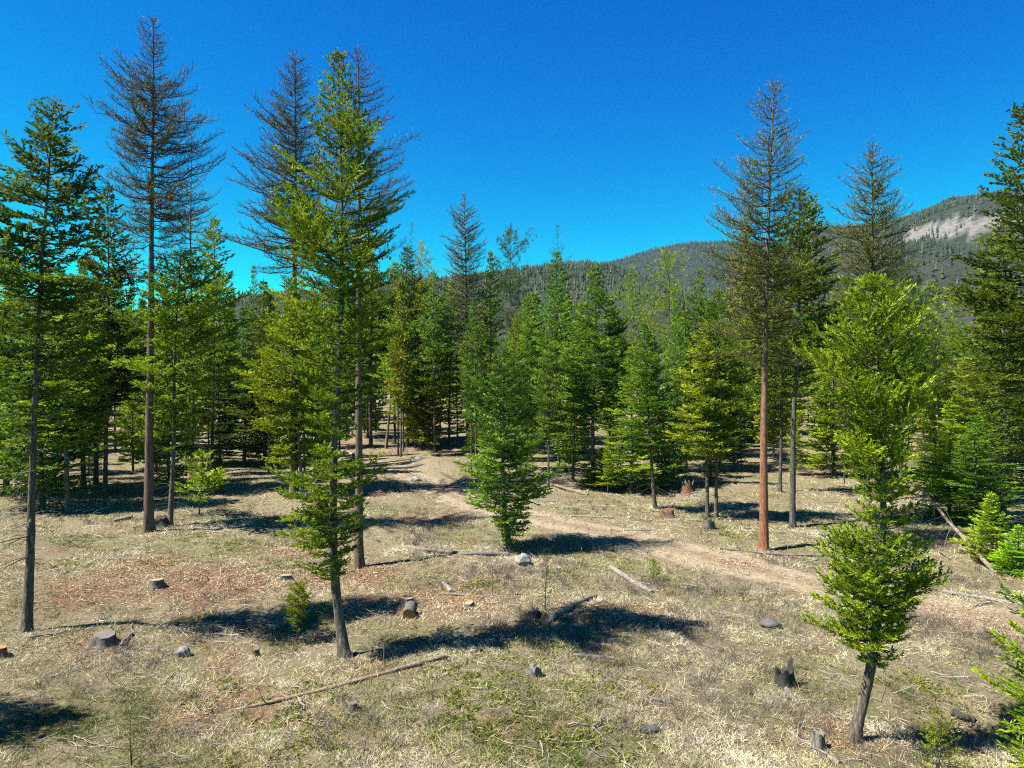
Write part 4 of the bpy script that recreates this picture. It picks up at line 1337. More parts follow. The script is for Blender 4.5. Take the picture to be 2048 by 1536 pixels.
def stump(label, px, py, rpx, hpx, bark='stump_bark', top='cut_pale', jag=0.0, tilt=0.0, seed=0, hollow=0.0, flare=0.6, name='tree_stump', spire=None):
    b = G(px, py)
    d = b[1]
    rad, h = rpx / FPX * d, hpx / FPX * d
    r = np.random.default_rng(seed + 900)
    n, K = 22, 8
    a = np.arange(n) / n * 2 * np.pi
    hz_ = h * (1 + tilt * np.cos(a + r.uniform(0, 6)) + jag * r.uniform(-1, 0.6, n))
    if spire:
        hz_ = hz_ + h * spire[1] * np.exp(-(((a - spire[0] + np.pi) % (2 * np.pi) - np.pi) / 0.42) ** 2)
    tk = np.linspace(0, 1, K)
    lob = 1 + 0.09 * np.sin(3 * a + r.uniform(0, 6)) + 0.05 * r.normal(0, 1, n)
    V = []
    for t in tk:
        z = -0.08 + t * (hz_ + 0.08)
        ro = rad * lob * (1 + flare * np.exp(-t * h / (0.45 * rad)) * (0.7 + 0.5 * np.sin(4 * a + seed))) * (1 - 0.08 * t) * (1 + r.normal(0, 0.02, n))
        V.append(np.stack([ro * np.cos(a), ro * np.sin(a), z], -1))
    ring = V[-1]
    V = np.vstack(V)
    i = np.arange(K - 1)[:, None] * n
    j = np.arange(n)[None]
    F = np.stack([i + j, i + (j + 1) % n, i + n + (j + 1) % n, i + n + j], -1).reshape(-1, 4)
    t = thing(name, label, 'stump', tuple(b))
    obj('bark', mesh_from('bark', V, F, M[bark], smooth=not jag), t)
    inner = ring * np.array([0.55, 0.55, 1.0]) - np.array([0, 0, hollow * h])
    if jag:
        inner[:, 2] -= 0.1 * h * r.uniform(0, 1, n)
    c = np.array([[0, 0, ring[:, 2].mean() - hollow * h - (0.3 * h if spire else 0)]])
    Vt = np.vstack([ring, inner, c])
    Ft = np.stack([np.arange(n), (np.arange(n) + 1) % n, n + (np.arange(n) + 1) % n, n + np.arange(n)], -1)
    F3 = np.stack([n + np.arange(n), n + (np.arange(n) + 1) % n, np.full(n, 2 * n)], -1)
    obj('cut_face' if not jag else 'broken_top', mesh_from('cut_face', Vt, [Ft, F3], M[top]), t)
    return t, b, rad, h


def log(label, pts, r0, r1, mat='log', name='fallen_log', cat='log', end='cut_pale', lift=None, seed=0, sides=10, wob=0.06, knots=0):
    """pts: photo pixels on the ground, or 3-D points when lift is given"""
    r = np.random.default_rng(seed + 700)
    Pw = np.array([G(*p) for p in pts]) if lift is None else np.array(pts, float)
    d = Pw[:, 1].mean()
    a0, a1 = r0 / FPX * d, r1 / FPX * d
    n = max(6, int(np.linalg.norm(Pw[-1] - Pw[0]) / 0.5) + 2)
    n = min(n, 40)
    tt = np.linspace(0, len(Pw) - 1, n)
    P = np.stack([np.interp(tt, np.arange(len(Pw)), Pw[:, k]) for k in range(3)], -1)
    rad = np.linspace(a0, a1, n)
    if lift is None:
        P[:, 2] = ground_h(P[:, 0], P[:, 1])
        # a stiff stem rests on the high spots
        co = np.polyfit(np.linspace(0, 1, n), P[:, 2], 1 if len(pts) < 3 else 2)
        lin = np.polyval(co, np.linspace(0, 1, n))
        P[:, 2] = lin + np.max(P[:, 2] - lin) * 0.35 + rad * 0.45
    P[1:-1] += r.normal(0, wob * a0, (n - 2, 3))
    o = P[0].copy()
    V, F = tubes((P - o)[None], rad[None], sides)
    V = V.reshape(n, sides, 3)
    V = (P - o)[:, None] + (V - (P - o)[:, None]) * (1 + r.normal(0, 0.07, (n, sides, 1)))
    t = thing(name, label, cat, tuple(o))
    stem = obj('stem', mesh_from('stem', V.reshape(-1, 3), F, M[mat], smooth=True), t)
    for e, idx in ((0, 0), (1, n - 1)):
        Vc, Fc = fan(V[idx], (P - o)[idx][None])
        obj('cut_end', mesh_from('cut_end', Vc, Fc if e else Fc[:, ::-1], M[end]), t)
    for k in range(knots):
        q = r.integers(1, n - 1)
        p0 = (P - o)[q]
        dr = norm(np.array([r.normal(), r.normal(), abs(r.normal()) + 0.4]))
        l = r.uniform(0.25, 0.9)
        Pb = np.stack([p0, p0 + dr * l * 0.5, p0 + dr * l + [0, 0, r.uniform(-0.1, 0.15)]])[None]
        V2, F2 = tubes(Pb, np.array([[0.02, 0.014, 0.004]]), 5)
        obj('branch_stub', mesh_from('branch_stub', V2, F2, M[mat]), stem)
    return t


def stick(label, pts, rpx, mat='grey_wood', forks=(), up=False, seed=0):
    """a thin bent branch: pixels on the ground; up: stands upright at the first pixel's depth"""
    r = np.random.default_rng(seed + 800)

    def line(pp, a, b_):
        if up:
            g0 = G(*pp[0])
            Pw = np.array([[(x - CX) / FPX * g0[1], g0[1], wz(y, g0[1])] for x, y in pp])
            Pw[0, 2] -= 0.08
        else:
            Pw = np.array([G(*p) for p in pp])
            Pw[:, 2] += a * 1.2 + 0.015
        n = 10
        tt = np.linspace(0, len(Pw) - 1, n)
        P = np.stack([np.interp(tt, np.arange(len(Pw)), Pw[:, k]) for k in range(3)], -1)
        P[1:-1] = 0.25 * P[:-2] + 0.5 * P[1:-1] + 0.25 * P[2:]
        P[1:-1] += r.normal(0, a * 0.5, (n - 2, 3))
        return P, np.linspace(a, b_, n)

    d = G(*pts[0])[1]
    a = rpx / FPX * d
    Ps, Rs = [], []
    for pp, m_ in [(pts, 1.0)] + [(f, 0.7) for f in forks]:
        P, q = line(pp, a * m_, a * 0.3)
        Ps.append(P)
        Rs.append(q)
    o = Ps[0][0].copy()
    V, F = tubes(np.array(Ps) - o, np.array(Rs), 6)
    t = obj('fallen_branch', mesh_from('fallen_branch', V, F, M[mat], smooth=True), loc=tuple(o))
    return tag(t, label, 'branch')


def boulder(label, px, py, rpx, squash=0.7, seed=0, dark=1.0, name='boulder'):
    import bmesh
    b = G(px, py)
    rad = rpx / FPX * b[1]
    bm = bmesh.new()
    bmesh.ops.create_icosphere(bm, subdivisions=4, radius=1.0)
    r = np.random.default_rng(seed + 600)
    V = np.array([v.co[:] for v in bm.verts])
    pl = norm(r.normal(0, 1, (9, 3)))
    for q in pl:                                     # chipped flat faces
        lim = r.uniform(0.72, 0.95)
        h = V @ q
        V = V - np.clip(h - lim, 0, None)[:, None] * q * 0.9
    f = 1 + 0.035 * np.sin(V @ r.normal(0, 5, 3)) + 0.03 * np.sin(V @ r.normal(0, 9, 3)) + 0.02 * np.sin(V @ r.normal(0, 17, 3))
    V = V * f[:, None] * np.array([1.0, 0.85, squash]) * rad
    V[:, 2] += rad * squash * 0.45
    F = np.array([[v.index for v in fc.verts] for fc in bm.faces])
    bm.free()
    o = obj(name, mesh_from(name, V, F, M['rock'], smooth=True), loc=tuple(b))
    o.rotation_euler[2] = r.uniform(0, 6)
    o.color = (dark, dark * 0.98, dark * 0.94, 1)
    return tag(o, label, 'boulder')


stump('broad grey stump with torn orange wood at its side', 210, 1290, 19, 22, 'stump_bark', 'cut_grey', seed=1, tilt=0.12, flare=0.9)
stump('low stump with a fresh pale cut beside the red needle litter', 313, 1170, 13, 11, seed=2, tilt=0.1)
stump('tiny dark stump with an orange side in the grass', 511, 1312, 7, 14, 'rot', 'cut_grey', seed=3, jag=0.25)
stump('small stump with a pale slanted cut beside the bent fir', 572, 1158, 11, 8, seed=4, tilt=0.15)
stump('tall cut stump with a bright round top and a log end leaning on it', 814, 1212, 15, 18, seed=5, flare=0.25)
stump('little stump with pale cut beyond the bright-topped stump', 938, 1214, 9, 9, seed=6, tilt=0.2)
stump('small round grey stump standing upright in open grass', 706, 1422, 9, 17, 'grey_wood', 'cut_grey', seed=7, flare=0.25)
stump('crumbling grey stump on the open slope', 1066, 1350, 14, 16, 'grey_wood', 'cut_grey', seed=8, jag=0.5, hollow=0.2)
stump('charred snag stump with a tall splintered spire', 1568, 1372, 17, 32, 'char', 'char', seed=9, jag=0.35, hollow=0.35, spire=(0.2, 1.1))
stump('grey two-lobed stump under the paired light firs', 1418, 1058, 11, 19, 'stump_bark', 'char', seed=10, jag=0.2, hollow=0.3, flare=0.4)
stump('blackened stump beside the track behind the leaning fir', 1682, 1092, 17, 24, 'char', 'char', seed=11, jag=0.3, hollow=0.2)
stump('grey-red rotten stump at the edge of the hollow', 1376, 988, 13, 24, 'rot', 'grey_wood', seed=12, jag=0.5, hollow=0.3, flare=0.9)
stump('low crumbled red stump beside the slanting fir stem', 1335, 1036, 13, 16, 'rot', 'rot', seed=13, jag=0.6, hollow=0.2, flare=0.9)
stump('dark mossy stump at the edge of the big shadow', 1070, 1232, 11, 14, 'char', 'stump_bark', seed=14, jag=0.25)
stump('weathered silver stump of split wood near the leaning trunk foot', 1637, 1500, 13, 36, 'grey_wood', 'grey_wood', seed=15, jag=0.25, hollow=0.1, flare=0.25)
stump('stump cut off by the picture edge with a raw orange face', 2, 1312, 11, 18, 'rot', 'cut_orange', seed=16)
stump('pale grey stump in the sunlit gap above the slanting dead log', 1857, 946, 7, 8, 'grey_wood', 'cut_grey', seed=17, jag=0.1)
stump('burnt stump in the shade beside the shaggy fir', 322, 1052, 15, 18, 'char', 'char', seed=18, jag=0.3)
b = G(818, 1238)
log('short cut log with an orange end face below the bright-topped stump', [(818, 1234, 0), (812, 1212, 0)] and [(b[0], b[1], b[2] + .16), (b[0] - .05, b[1] + .75, b[2] + .24)], 12, 12, 'stump_bark', end='cut_orange', lift=True, seed=1, sides=14)
log('long thin fallen pole lying diagonally across the near grass', [(462, 1424), (680, 1372), (890, 1316)], 3.2, 5.5, 'log_brown', seed=2, knots=3)
log('short dark log beyond the end of the long pole', [(932, 1309), (964, 1302)], 4.5, 4, 'log_brown', seed=3)
log('long grey log half in the shade of the bushy fir', [(826, 1099), (925, 1108), (1016, 1112)], 3.4, 4.6, 'grey_wood', seed=4, knots=5)
log('pale split log pointing down the slope', [(1222, 1138), (1262, 1165), (1304, 1187)], 5.5, 4.5, 'log', seed=5, knots=2)
log('grey log half in sun at the top of the big shadow', [(1094, 1248), (1140, 1220), (1190, 1197)], 5, 6, 'grey_wood', seed=6, knots=2)
log('slim pole beside the bright-topped stump', [(882, 1190), (964, 1194), (1040, 1190)], 2.4, 2.0, 'grey_wood', seed=7, knots=3)
log('pale chunk of split wood behind the bright-topped stump', [(886, 1166), (903, 1186)], 4, 5, 'log', seed=8)
log('long pale log lying along the far side of the track', [(1884, 1186), (1960, 1198), (2050, 1212)], 4.5, 3.5, 'log', seed=9, knots=4)
log('whitish pole on the ground below the yellow-green firs', [(1232, 1063), (1312, 1060)], 2.6, 2.2, 'log', seed=10)
log('thin fallen pole nearer the deadwood thicket', [(1132, 1033), (1228, 1036)], 2.2, 1.6, 'log', seed=11)
log('dark pole slanting from the bushy fir to the thicket', [(1082, 962), (1176, 991)], 3, 2.4, 'log_brown', seed=12)
log('long thin pole lying behind the orange-trunked larch', [(1440, 1100), (1560, 1112), (1665, 1112)], 2.4, 1.8, 'grey_wood', seed=13, knots=4)
log('short white log broken at both ends below the big shadow', [(1146, 1311), (1226, 1319)], 3.2, 2.6, 'log', seed=14)
log('charred log lying in the dark hollow', [(1905, 1428), (1950, 1444)], 9, 6, 'char', end='char', seed=15)
log('grey plank of weathered wood near the crumbling stump', [(1298, 1396), (1364, 1411)], 3.5, 2.2, 'grey_wood', seed=16)
log('split weathered log running down from the charred snag', [(1568, 1376), (1598, 1412)], 6, 3.5, 'grey_wood', seed=17)
log('bleached log beside the weathered silver stump', [(1575, 1462), (1680, 1528)], 3.5, 4.5, 'log', seed=18, knots=3)
log('low brown log in the shade between tallest larch and ragged fir', [(225, 1046), (262, 1037)], 5, 5, 'log_brown', seed=19)
log('grey pole on the bank beside the bushy fir', [(882, 975), (935, 957)], 2.4, 2, 'log', seed=20)
bA, bB = G(1997, 1152), np.array([(1842 - CX) / FPX * 43, 43.0, 2.7])
lg = log('slanting dead log propped up in the firs beside the track', [tuple(bA), tuple((bA + bB) / 2 + [0, 0, -0.12]), tuple(bB)], 4.4, 2.4, 'log_brown', lift=True, seed=21)
r = np.random.default_rng(321)
for k in range(16):
    t_ = r.uniform(0.45, 1.0)
    p0 = (bB - bA) * t_
    dr = norm(np.array([r.normal(-0.5, 0.5), r.normal(0, 0.5), r.normal(-0.5, 0.4)]))
    l = r.uniform(0.8, 2.0)
    Pb = np.stack([p0, p0 + dr * l * 0.5, p0 + dr * l + [0, 0, -0.3 * l]])[None]
    V, F = tubes(Pb, np.array([[0.022, 0.015, 0.005]]), 5)
    obj('dead_branch', mesh_from('dead_branch', V, F, M['grey_wood']), lg.children[0])
stick('curved grey root arching beside the broad grey stump', [(243, 1296), (262, 1268), (271, 1236)], 3.4, seed=1)
stick('bent pale twig standing up at the near end of the grey log', [(985, 1190), (984, 1150), (982, 1118), (972, 1104)], 1.2, 'log', up=True, seed=2)
stick('straight bluish stake standing by the foot of the bent fir', [(771, 1334), (767, 1288)], 1.8, up=True, seed=3)
stick('forked whitish branch lying in the near grass', [(1135, 1454), (1160, 1449), (1185, 1457), (1200, 1444), (1222, 1434)], 2.2, 'log', forks=([(1185, 1457), (1180, 1490)], [(1185, 1457), (1214, 1487)]), seed=4)
stick('grey branch lying in the lower near grass', [(1380, 1468), (1398, 1500), (1416, 1530)], 3, seed=5)
stick('white antler-like branch at the end of the big shadow', [(1240, 1252), (1278, 1236), (1318, 1240)], 2.6, 'log', forks=([(1278, 1236), (1310, 1252)], [(1300, 1238), (1322, 1250)]), seed=6)
stick('pale stick between the round grey boulder and long pole', [(326, 1372), (345, 1352), (360, 1340)], 2, 'log', seed=7)
stick('long thin grey switch above the broad grey stump', [(60, 1278), (120, 1269), (165, 1262)], 1.8, seed=8)
stick('straight grey stick below the broad grey stump', [(70, 1362), (130, 1350), (205, 1332)], 1.6, seed=9)
stick('white forked stick in the lowest grass', [(148, 1474), (190, 1492), (240, 1500)], 1.6, 'log', forks=([(190, 1492), (215, 1480)],), seed=10)
stick('thin switch lying in front of the long pole', [(395, 1418), (415, 1400), (425, 1385)], 1.5, 'log', seed=11)
stick('long curved branch in the litter beside the lime sapling', [(420, 1262), (470, 1244), (530, 1252)], 2, seed=12)
stick('pale branch crossing the slash beside the lime sapling', [(432, 1226), (480, 1244), (560, 1258)], 1.8, 'log', seed=13)
stick('white stick under the long pole', [(566, 1365), (590, 1378), (612, 1382)], 2.2, 'log', seed=14)
stick('curved dead branch on the slope above the track', [(1852, 1062), (1870, 1098), (1900, 1122)], 2.6, seed=15)
stick('short pale stick near the small round grey stump', [(600, 1405), (608, 1425)], 4, 'log', seed=16)
stick('bare stick leaning out of the track log', [(1948, 1216), (1975, 1210), (1998, 1200)], 2, seed=17)
boulder('blue-grey boulder in the shade beside the bushy fir', 1046, 1128, 19, 0.75, 1, 0.75)
boulder('pale flat boulder on top of the cut bank', 832, 922, 14, 0.45, 2, 0.9)
boulder('light stone set into the cut bank', 832, 962, 11, 0.6, 3, 0.9)
boulder('round grey stone alone in the near grass', 367, 1312, 14, 0.95, 4, 0.62)
boulder('dark lichen-grey rock in the brush before the track', 1540, 1252, 21, 0.5, 5, 0.28)
boulder('small stone at the bend of the track', 712, 912, 9, 0.6, 6, 0.5)
boulder('dark rock half buried in the near grass', 1300, 1460, 20, 0.3, 7, 0.25)
boulder('pale stone at the roadside log', 1628, 1122, 7, 0.6, 8, 0.7)

# ------------------------------------------------------------------ what nobody could count: grass, brush, litter, twigs
r = np.random.default_rng(400)
gm1, gm2 = Sines(21, 9, 3), Sines(22, 2.2, 2)


def scatter(n, d0, d1, power=1.0, margin=70, poisson=True):
    uu = r.uniform(0, 1, n)
    if power == 1.0:
        d = d0 * (d1 / d0) ** uu
    else:
        e = 1 - power
        d = (d0 ** e + uu * (d1 ** e - d0 ** e)) ** (1 / e)
    px = r.uniform(-margin, 2048 + margin, n)
    x = (px - CX) / FPX * d
    return x, d


def tuft_mesh(x, y, per, ln, wd, upw, spread, dens_keep=None):
    n = len(x)
    z = ground_h(x, y)
    i = np.repeat(np.arange(n), per)
    m = len(i)
    p = np.stack([x[i], y[i], z[i] - 0.01], -1) + np.stack([r.normal(0, 1, m) * spread[i], r.normal(0, 1, m) * spread[i], np.zeros(m)], -1)
    a = r.uniform(0, 2 * np.pi, m)
    up = np.abs(r.normal(upw, upw * 0.6, m))
    d = norm(np.stack([np.cos(a), np.sin(a), up], -1))
    L = ln[i] * r.uniform(0.5, 1.4, m)
    s = norm(np.cross(d, np.stack([r.normal(0, 1, m), r.normal(0, 1, m), r.normal(0, 1, m)], -1))) * (wd[i] * 0.5)[:, None]
    V = np.stack([p - s, p + s, p + d * L[:, None]], 1).reshape(-1, 3)
    return V, np.arange(3 * m).reshape(-1, 3), i


litz = [(G(a, b), q) for a, b, q in LITTER]


def lit_w(x, y):
    w = np.zeros(len(x))
    for p, q in litz:
        w = np.maximum(w, np.exp(-((x - p[0]) ** 2 + ((y - p[1]) * 0.9) ** 2) / q ** 2))
    return w


x, y = scatter(84000, 14.5, 95, 1.35)
w_ = road_dist(x, y)
green = gm1(x, y) * 0.5 + gm2(x, y) * 0.3
keep = (r.uniform(0, 1, len(x)) < np.clip((w_ - 0.9) / 2.0, 0.12, 1) * np.where(np.abs(w_ - 1.1) < 0.4, 0.12, np.where(w_ < 0.6, 3.0, 1))) & (r.uniform(0, 1, len(x)) > 0.75 * lit_w(x, y)) & (r.uniform(0, 1, len(x)) < np.clip(0.62 + 0.75 * gm1(x * 2 + 9, y * 2), 0.1, 1))
x, y, green = x[keep], y[keep], green[keep]
sc_ = np.clip(y / 30, 0.7, 2.2)
# thicker growth round the feet of stumps, logs, stones and trunks, and scattered taller tussocks
feet = np.array([o_.location[:2] for o_ in COL.objects if o_.parent is None and o_.get('category') in ('stump', 'log', 'boulder', 'branch', 'fir tree', 'larch tree', 'sapling') and 14 < o_.location[1] < 62])
fx = np.repeat(feet, 26, axis=0) + r.normal(0, 0.34, (len(feet) * 26, 2))
tx, ty = scatter(2600, 14.5, 60, 1.3)
tk_ = (road_dist(tx, ty) > 2.2) & (lit_w(tx, ty) < 0.5)
tx, ty = tx[tk_], ty[tk_]
hgt = np.concatenate([np.ones(len(x)), r.uniform(1.0, 1.7, len(fx)), r.uniform(1.5, 2.6, len(tx))])
upm = hgt
x, y = np.concatenate([x, fx[:, 0], tx]), np.concatenate([y, fx[:, 1], ty])
green = gm1(x, y) * 0.5 + gm2(x, y) * 0.3
sc_ = np.clip(y / 30, 0.7, 1.6)
V, F, i = tuft_mesh(x, y, 8, 0.16 * (0.7 + 0.3 * sc_) * hgt, 0.021 * sc_, 0.6, 0.09 * sc_)
tin = np.clip(0.5 - 0.5 * green[i] + r.normal(0, 0.2, len(i)), 0, 1)
M['grass'] = tint_mat('dry_grass', [(0, (0.08, 0.115, 0.022)), (0.13, (0.21, 0.22, 0.06)), (0.3, (0.42, 0.375, 0.18)), (0.6, (0.58, 0.51, 0.30)), (1, (0.74, 0.67, 0.46))], 0.8, 0.15)
tag(obj('grass', mesh_from('grass', V, F, M['grass'], tint=tin)), 'dry straw-coloured grass with green blades over the clearing', 'grass', kind='stuff')

# low green ground cover in patches
PATCH = [(920, 1380, 1.6), (900, 1330, 1.0), (430, 1390, 1.0), (560, 1440, 1.6), (1000, 1470, 1.6), (860, 1450, 1.2), (960, 1420, 1.3), (1180, 1390, 1.3), (650, 1490, 1.5), (1000, 1330, 2.0), (1100, 1290, 1.2), (1250, 1370, .8),
         (560, 1130, 1.6), (620, 1240, 1.2), (960, 1170, 1.2), (1120, 1150, .9), (400, 1070, 1.6), (640, 1390, 1.2), (320, 1130, 1.0), (1850, 1370, 1.0), (1480, 1070, 1.6), (1300, 1020, 2.0), (1240, 1070, 1.5), (150, 1130, 1.6), (1220, 1500, 1.0), (480, 1090, 1.4), (1150, 1480, .8)]
xs, ys = [], []
for a, b, q in PATCH:
    p = G(a, b)
    k = int(560 * min(q, 1.6))
    xs.append(p[0] + r.normal(0, q * 0.6, k))
    ys.append(p[1] + r.normal(0, q * 0.6, k))
x, y = np.concatenate(xs), np.concatenate(ys)
keep = (gm2(x * 1.9, y * 1.9) > r.normal(0.0, 0.35, len(x))) & (road_dist(x, y) > 1.5)
x, y = x[keep], y[keep]
V, F, i = tuft_mesh(x, y, 4, np.full(len(x), 0.13), np.full(len(x), 0.04), 0.5, np.full(len(x), 0.06))
M['cover'] = tint_mat('green_cover', [(0, (0.07, 0.10, 0.02)), (0.5, (0.20, 0.22, 0.04)), (1, (0.38, 0.36, 0.10))], 0.7, 0.2)
tag(obj('ground_cover', mesh_from('ground_cover', V, F, M['cover'], tint=np.clip(r.normal(0.5, 0.25, len(i)), 0, 1))), 'low green creeping plants in patches over the clearing', 'ground cover', kind='stuff')

# grey leafless brush
BR = [(1380, 1190, 3.4, 70), (1300, 1180, 1.5, 24), (1920, 1265, 2.6, 70), (1980, 1300, 2, 40), (1500, 1345, 2.2, 50), (1480, 1400, 2, 44), (1150, 1260, 2.5, 50), (1280, 1320, 2, 40), (1850, 1480, 0.8, 26), (1790, 1520, 1, 26), (1250, 1420, 2.2, 36),
      (1400, 1290, 2.4, 44), (890, 1060, 2.6, 40), (830, 1080, 2, 30), (1100, 1160, 1.8, 40), (1030, 1150, 1.5, 30), (1180, 1100, 1.2, 20), (960, 1150, 1.5, 24), (820, 905, 3.5, 36), (1850, 1250, 1.5, 30), (240, 1320, 1.2, 24), (310, 1330, 1.0, 20), (700, 1460, 1.5, 26), (800, 1500, 1.6, 26), (1600, 1450, 1.5, 30),
      (1520, 880, 5, 30), (1640, 860, 5, 24), (420, 1200, 1.5, 20), (1150, 905, 4, 40), (1850, 930, 4, 30), (1000, 1250, 2, 24), (1560, 1230, 1.6, 34), (1680, 1260, 1.6, 30), (1380, 1430, 1.6, 26), (180, 1360, 2, 24)]
Ps, Rs, tn = [], [], []
BRX = [(r.uniform(0, 2048), 905 + 600 * r.uniform(0, 1) ** 1.3, r.uniform(0.8, 2.0), int(r.uniform(8, 22))) for _ in range(46)]
for a, b, q, n in BR + BRX:
    p = G(a, b)
    for k in range(n):
        cx, cy = p[0] + r.normal(0, q * 0.6), p[1] + r.normal(0, q * 0.6)
        if road_dist(cx, cy) < 1.4:
            continue
        cz = gz(cx, cy)
        m = 16
        s = r.uniform(0.6, 1.25)
        ang = r.uniform(0, 6.28, m)
        d = norm(np.stack([np.cos(ang) * r.uniform(0.2, 1.0, m), np.sin(ang) * r.uniform(0.2, 1.0, m), r.uniform(0.5, 1.2, m)], -1))
        L = r.uniform(0.2, 0.6, m) * s
        st = np.stack([cx + r.normal(0, 0.1, m), cy + r.normal(0, 0.1, m), np.full(m, cz - 0.02)], -1)
        st2 = st + d * (L * r.uniform(0.2, 0.6, m))[:, None]
        d2 = norm(d + r.normal(0, 0.5, (m, 3)))
        Ps.append(np.stack([st, st + d * (L * 0.5)[:, None], st + d * L[:, None]], 1))
        Ps.append(np.stack([st2, st2 + d2 * (L * 0.25)[:, None], st2 + d2 * (L * 0.5)[:, None]], 1))
        wd = np.clip(p[1] / 30, 0.7, 2) * 0.0045
        Rs.append(np.tile([wd, wd * 0.8, wd * 0.4], (m, 1)))
        Rs.append(np.tile([wd * 0.7, wd * 0.6, wd * 0.3], (m, 1)))
        tn.append(r.uniform(0.1, 0.95))
P = np.concatenate(Ps)
Rr = np.concatenate(Rs)
dv = P[:, 2] - P[:, 0]
V, F = diamonds(P[:, 0], norm(dv), np.linalg.norm(dv, axis=1), Rr[:, 0] * 2.6, norm(r.normal(0, 1, (len(P), 3))))
M['brush'] = tint_mat('grey_brush', [(0, (0.06, 0.045, 0.037)), (0.5, (0.17, 0.135, 0.115)), (1, (0.33, 0.285, 0.245))], 0.85)
tag(obj('undergrowth', mesh_from('undergrowth', V, F, M['brush'], tint=np.repeat(np.array(tn), len(F) // len(tn)))), 'leafless grey brush growing in the clearing', 'brush', kind='stuff')

# heaps of dead branches (slash) too tangled to count
HEAP = [(375, 1042, 1.3, 40, 1.2), (500, 1268, 1.3, 60, 1.2), (440, 1235, 1.4, 46, 1.1), (990, 1092, 0.9, 26, 0.9), (1600, 1072, 1.4, 36, 1.2), (1170, 955, 3.2, 90, 2.0), (1110, 960, 2.4, 50, 1.8), (1240, 960, 2.5, 50, 1.8), (1860, 1020, 2.2, 60, 1.8), (25, 1030, 1.6, 40, 1.6), (1400, 995, 2.2, 44, 1.5), (700, 905, 2.5, 30, 1.5),
        (250, 1010, 3.0, 40, 1.4), (1500, 1242, 1.2, 50, 0.9), (290, 1300, 0.9, 24, 0.8), (880, 890, 3.5, 40, 1.6), (1690, 1130, 1.0, 24, 0.9), (1620, 1130, 1.0, 20, 0.8), (1280, 1250, 0.9, 26, 0.8), (780, 880, 3.0, 30, 1.6), (520, 925, 3.0, 36, 1.4), (1650, 1500, 0.7, 20, 0.6), (1340, 1040, 1.2, 24, .8), (620, 1090, 1.2, 20, .8), (940, 1130, 1.2, 22, .9)]
Ps, Rs = [], []
HPX = [(r.uniform(0, 2048), 890 + 600 * r.uniform(0, 1) ** 1.4, r.uniform(0.5, 1.3), int(r.uniform(8, 20)), r.uniform(0.5, 1.2)) for _ in range(70)]
for a, b, q, n, l in HEAP + HPX:
    p = G(a, b)
    cx, cy = p[0] + r.normal(0, q * 0.6, n), p[1] + r.normal(0, q * 0.6, n)
    cz = ground_h(cx, cy) + r.uniform(0.01, 0.3, n) * min(q, 1.0) * min(1.0, n / 30)
    ang = r.uniform(0, 6.28, n)
    L = l * r.uniform(0.3, 1.1, n)
    d = np.stack([np.cos(ang), np.sin(ang), r.normal(0.06, 0.2, n)], -1)
    bend = np.stack([-np.sin(ang), np.cos(ang), r.uniform(0, 0.8, n)], -1) * (L * r.normal(0, 0.14, n))[:, None]
    c = np.stack([cx, cy, cz], -1)
    Ps.append(np.stack([c - d * (L / 2)[:, None], c + bend, c + d * (L / 2)[:, None], ], 1))
    w = np.clip(p[1] / 40, 0.8, 1.8) * r.uniform(0.006, 0.014, n)
    Rs.append(np.stack([w, w * 0.8, w * 0.35], -1))
V, F = tubes(np.concatenate(Ps), np.concatenate(Rs), 4)
M['slash'] = tint_mat('slash', [(0, (0.09, 0.07, 0.055)), (0.5, (0.30, 0.26, 0.22)), (1, (0.55, 0.5, 0.43))], 0.85)
tag(obj('deadwood_debris', mesh_from('deadwood_debris', V, F, M['slash'], tint=np.repeat(r.uniform(0, 1, len(V) // 12), len(F) // (len(V) // 12)))), 'tangled heaps of grey dead branches left from logging', 'deadwood', kind='stuff')

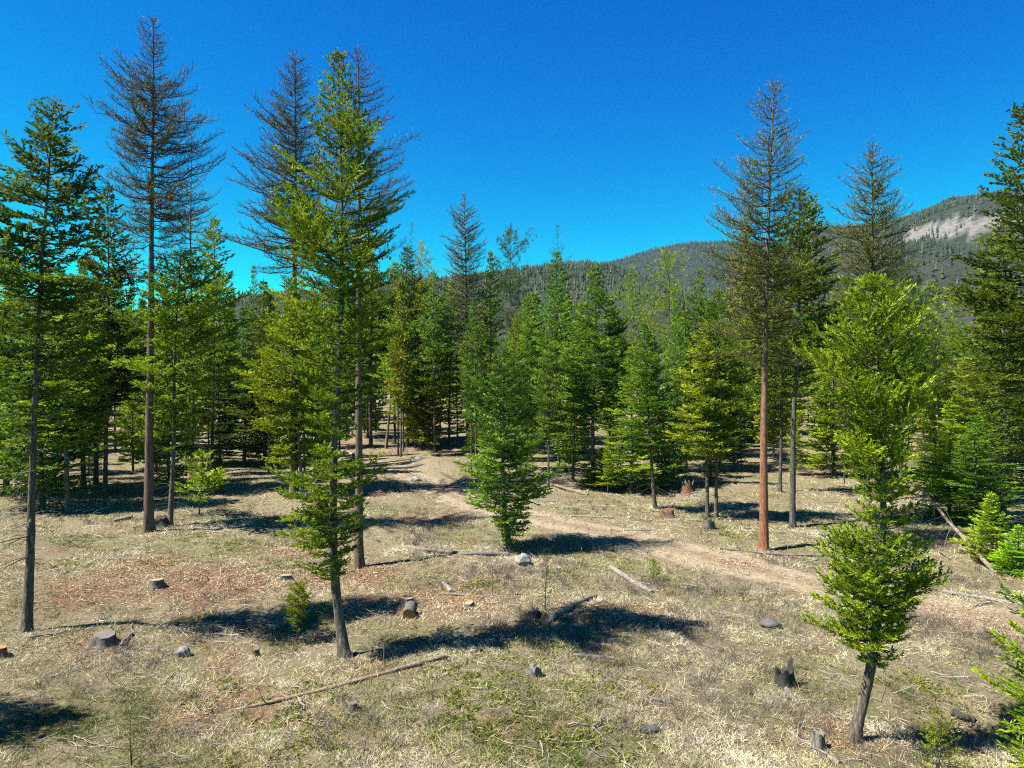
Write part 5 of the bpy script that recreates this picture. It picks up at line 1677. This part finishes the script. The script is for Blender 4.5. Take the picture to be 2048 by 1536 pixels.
# loose twigs and straws everywhere
n = 6500
x, y = scatter(n, 15, 75, 1.3)
L = r.uniform(0.15, 0.9, n) * np.clip(y / 30, 0.8, 1.6)
ang = r.uniform(0, 6.28, n)
z = ground_h(x, y) + 0.03 + r.uniform(0, 0.05, n)
d = np.stack([np.cos(ang), np.sin(ang), r.normal(0, 0.07, n)], -1)
c = np.stack([x, y, z], -1)
bend = np.stack([-np.sin(ang), np.cos(ang), np.full(n, 0.15)], -1) * (L * r.normal(0, 0.1, n))[:, None]
w = 0.0068 * np.clip(y / 26, 0.8, 2) * r.uniform(0.6, 1.7, n)
V, F = tubes(np.stack([c - d * (L / 2)[:, None], c + bend, c + d * (L / 2)[:, None]], 1), np.stack([w, w, w * 0.4], -1), 3)
tag(obj('twig_litter', mesh_from('twig_litter', V, F, M['slash'], tint=np.repeat(np.clip(r.normal(0.62, 0.36, n), 0, 1), len(F) // n))), 'small pale twigs strewn over the grass', 'litter', kind='stuff')

# red needle and bark litter
xs, ys = [], []
for (p, q) in litz:
    k = int(1200 * q)
    xs.append(p[0] + r.normal(0, q * 0.62, k))
    ys.append(p[1] + r.normal(0, q * 0.62, k))
xr = ROADC[r.integers(30, len(ROADC) - 5, 4500)] + r.normal(0, 1.2, (4500, 2))
x, y = np.concatenate(xs + [xr[:, 0]]), np.concatenate(ys + [xr[:, 1]])
n = len(x)
ang = r.uniform(0, 6.28, n)
d = np.stack([np.cos(ang), np.sin(ang), r.normal(0, 0.25, n)], -1)
sz = np.clip(y / 30, 0.7, 1.6)
rdn = np.clip(1.8 - road_dist(x, y), 0, None)
V, F = diamonds(np.stack([x, y, ground_h(x, y) + 0.02 + 0.03 * (rdn > 0)], -1), norm(d), r.uniform(0.03, 0.14, n) * sz, r.uniform(0.015, 0.04, n) * sz, norm(np.array([0, 0, 1.0]) + r.normal(0, 0.4, (n, 3))))
M['chips'] = tint_mat('chips', [(0, (0.12, 0.055, 0.03)), (0.4, (0.31, 0.165, 0.085)), (0.7, (0.50, 0.36, 0.22)), (1, (0.68, 0.58, 0.43))], 0.85)
tag(obj('needle_litter', mesh_from('needle_litter', V, F, M['chips'], tint=np.clip(r.normal(0.5, 0.3, n), 0, 1))), 'reddish bark chips and needle litter around the cut stumps', 'litter', kind='stuff')
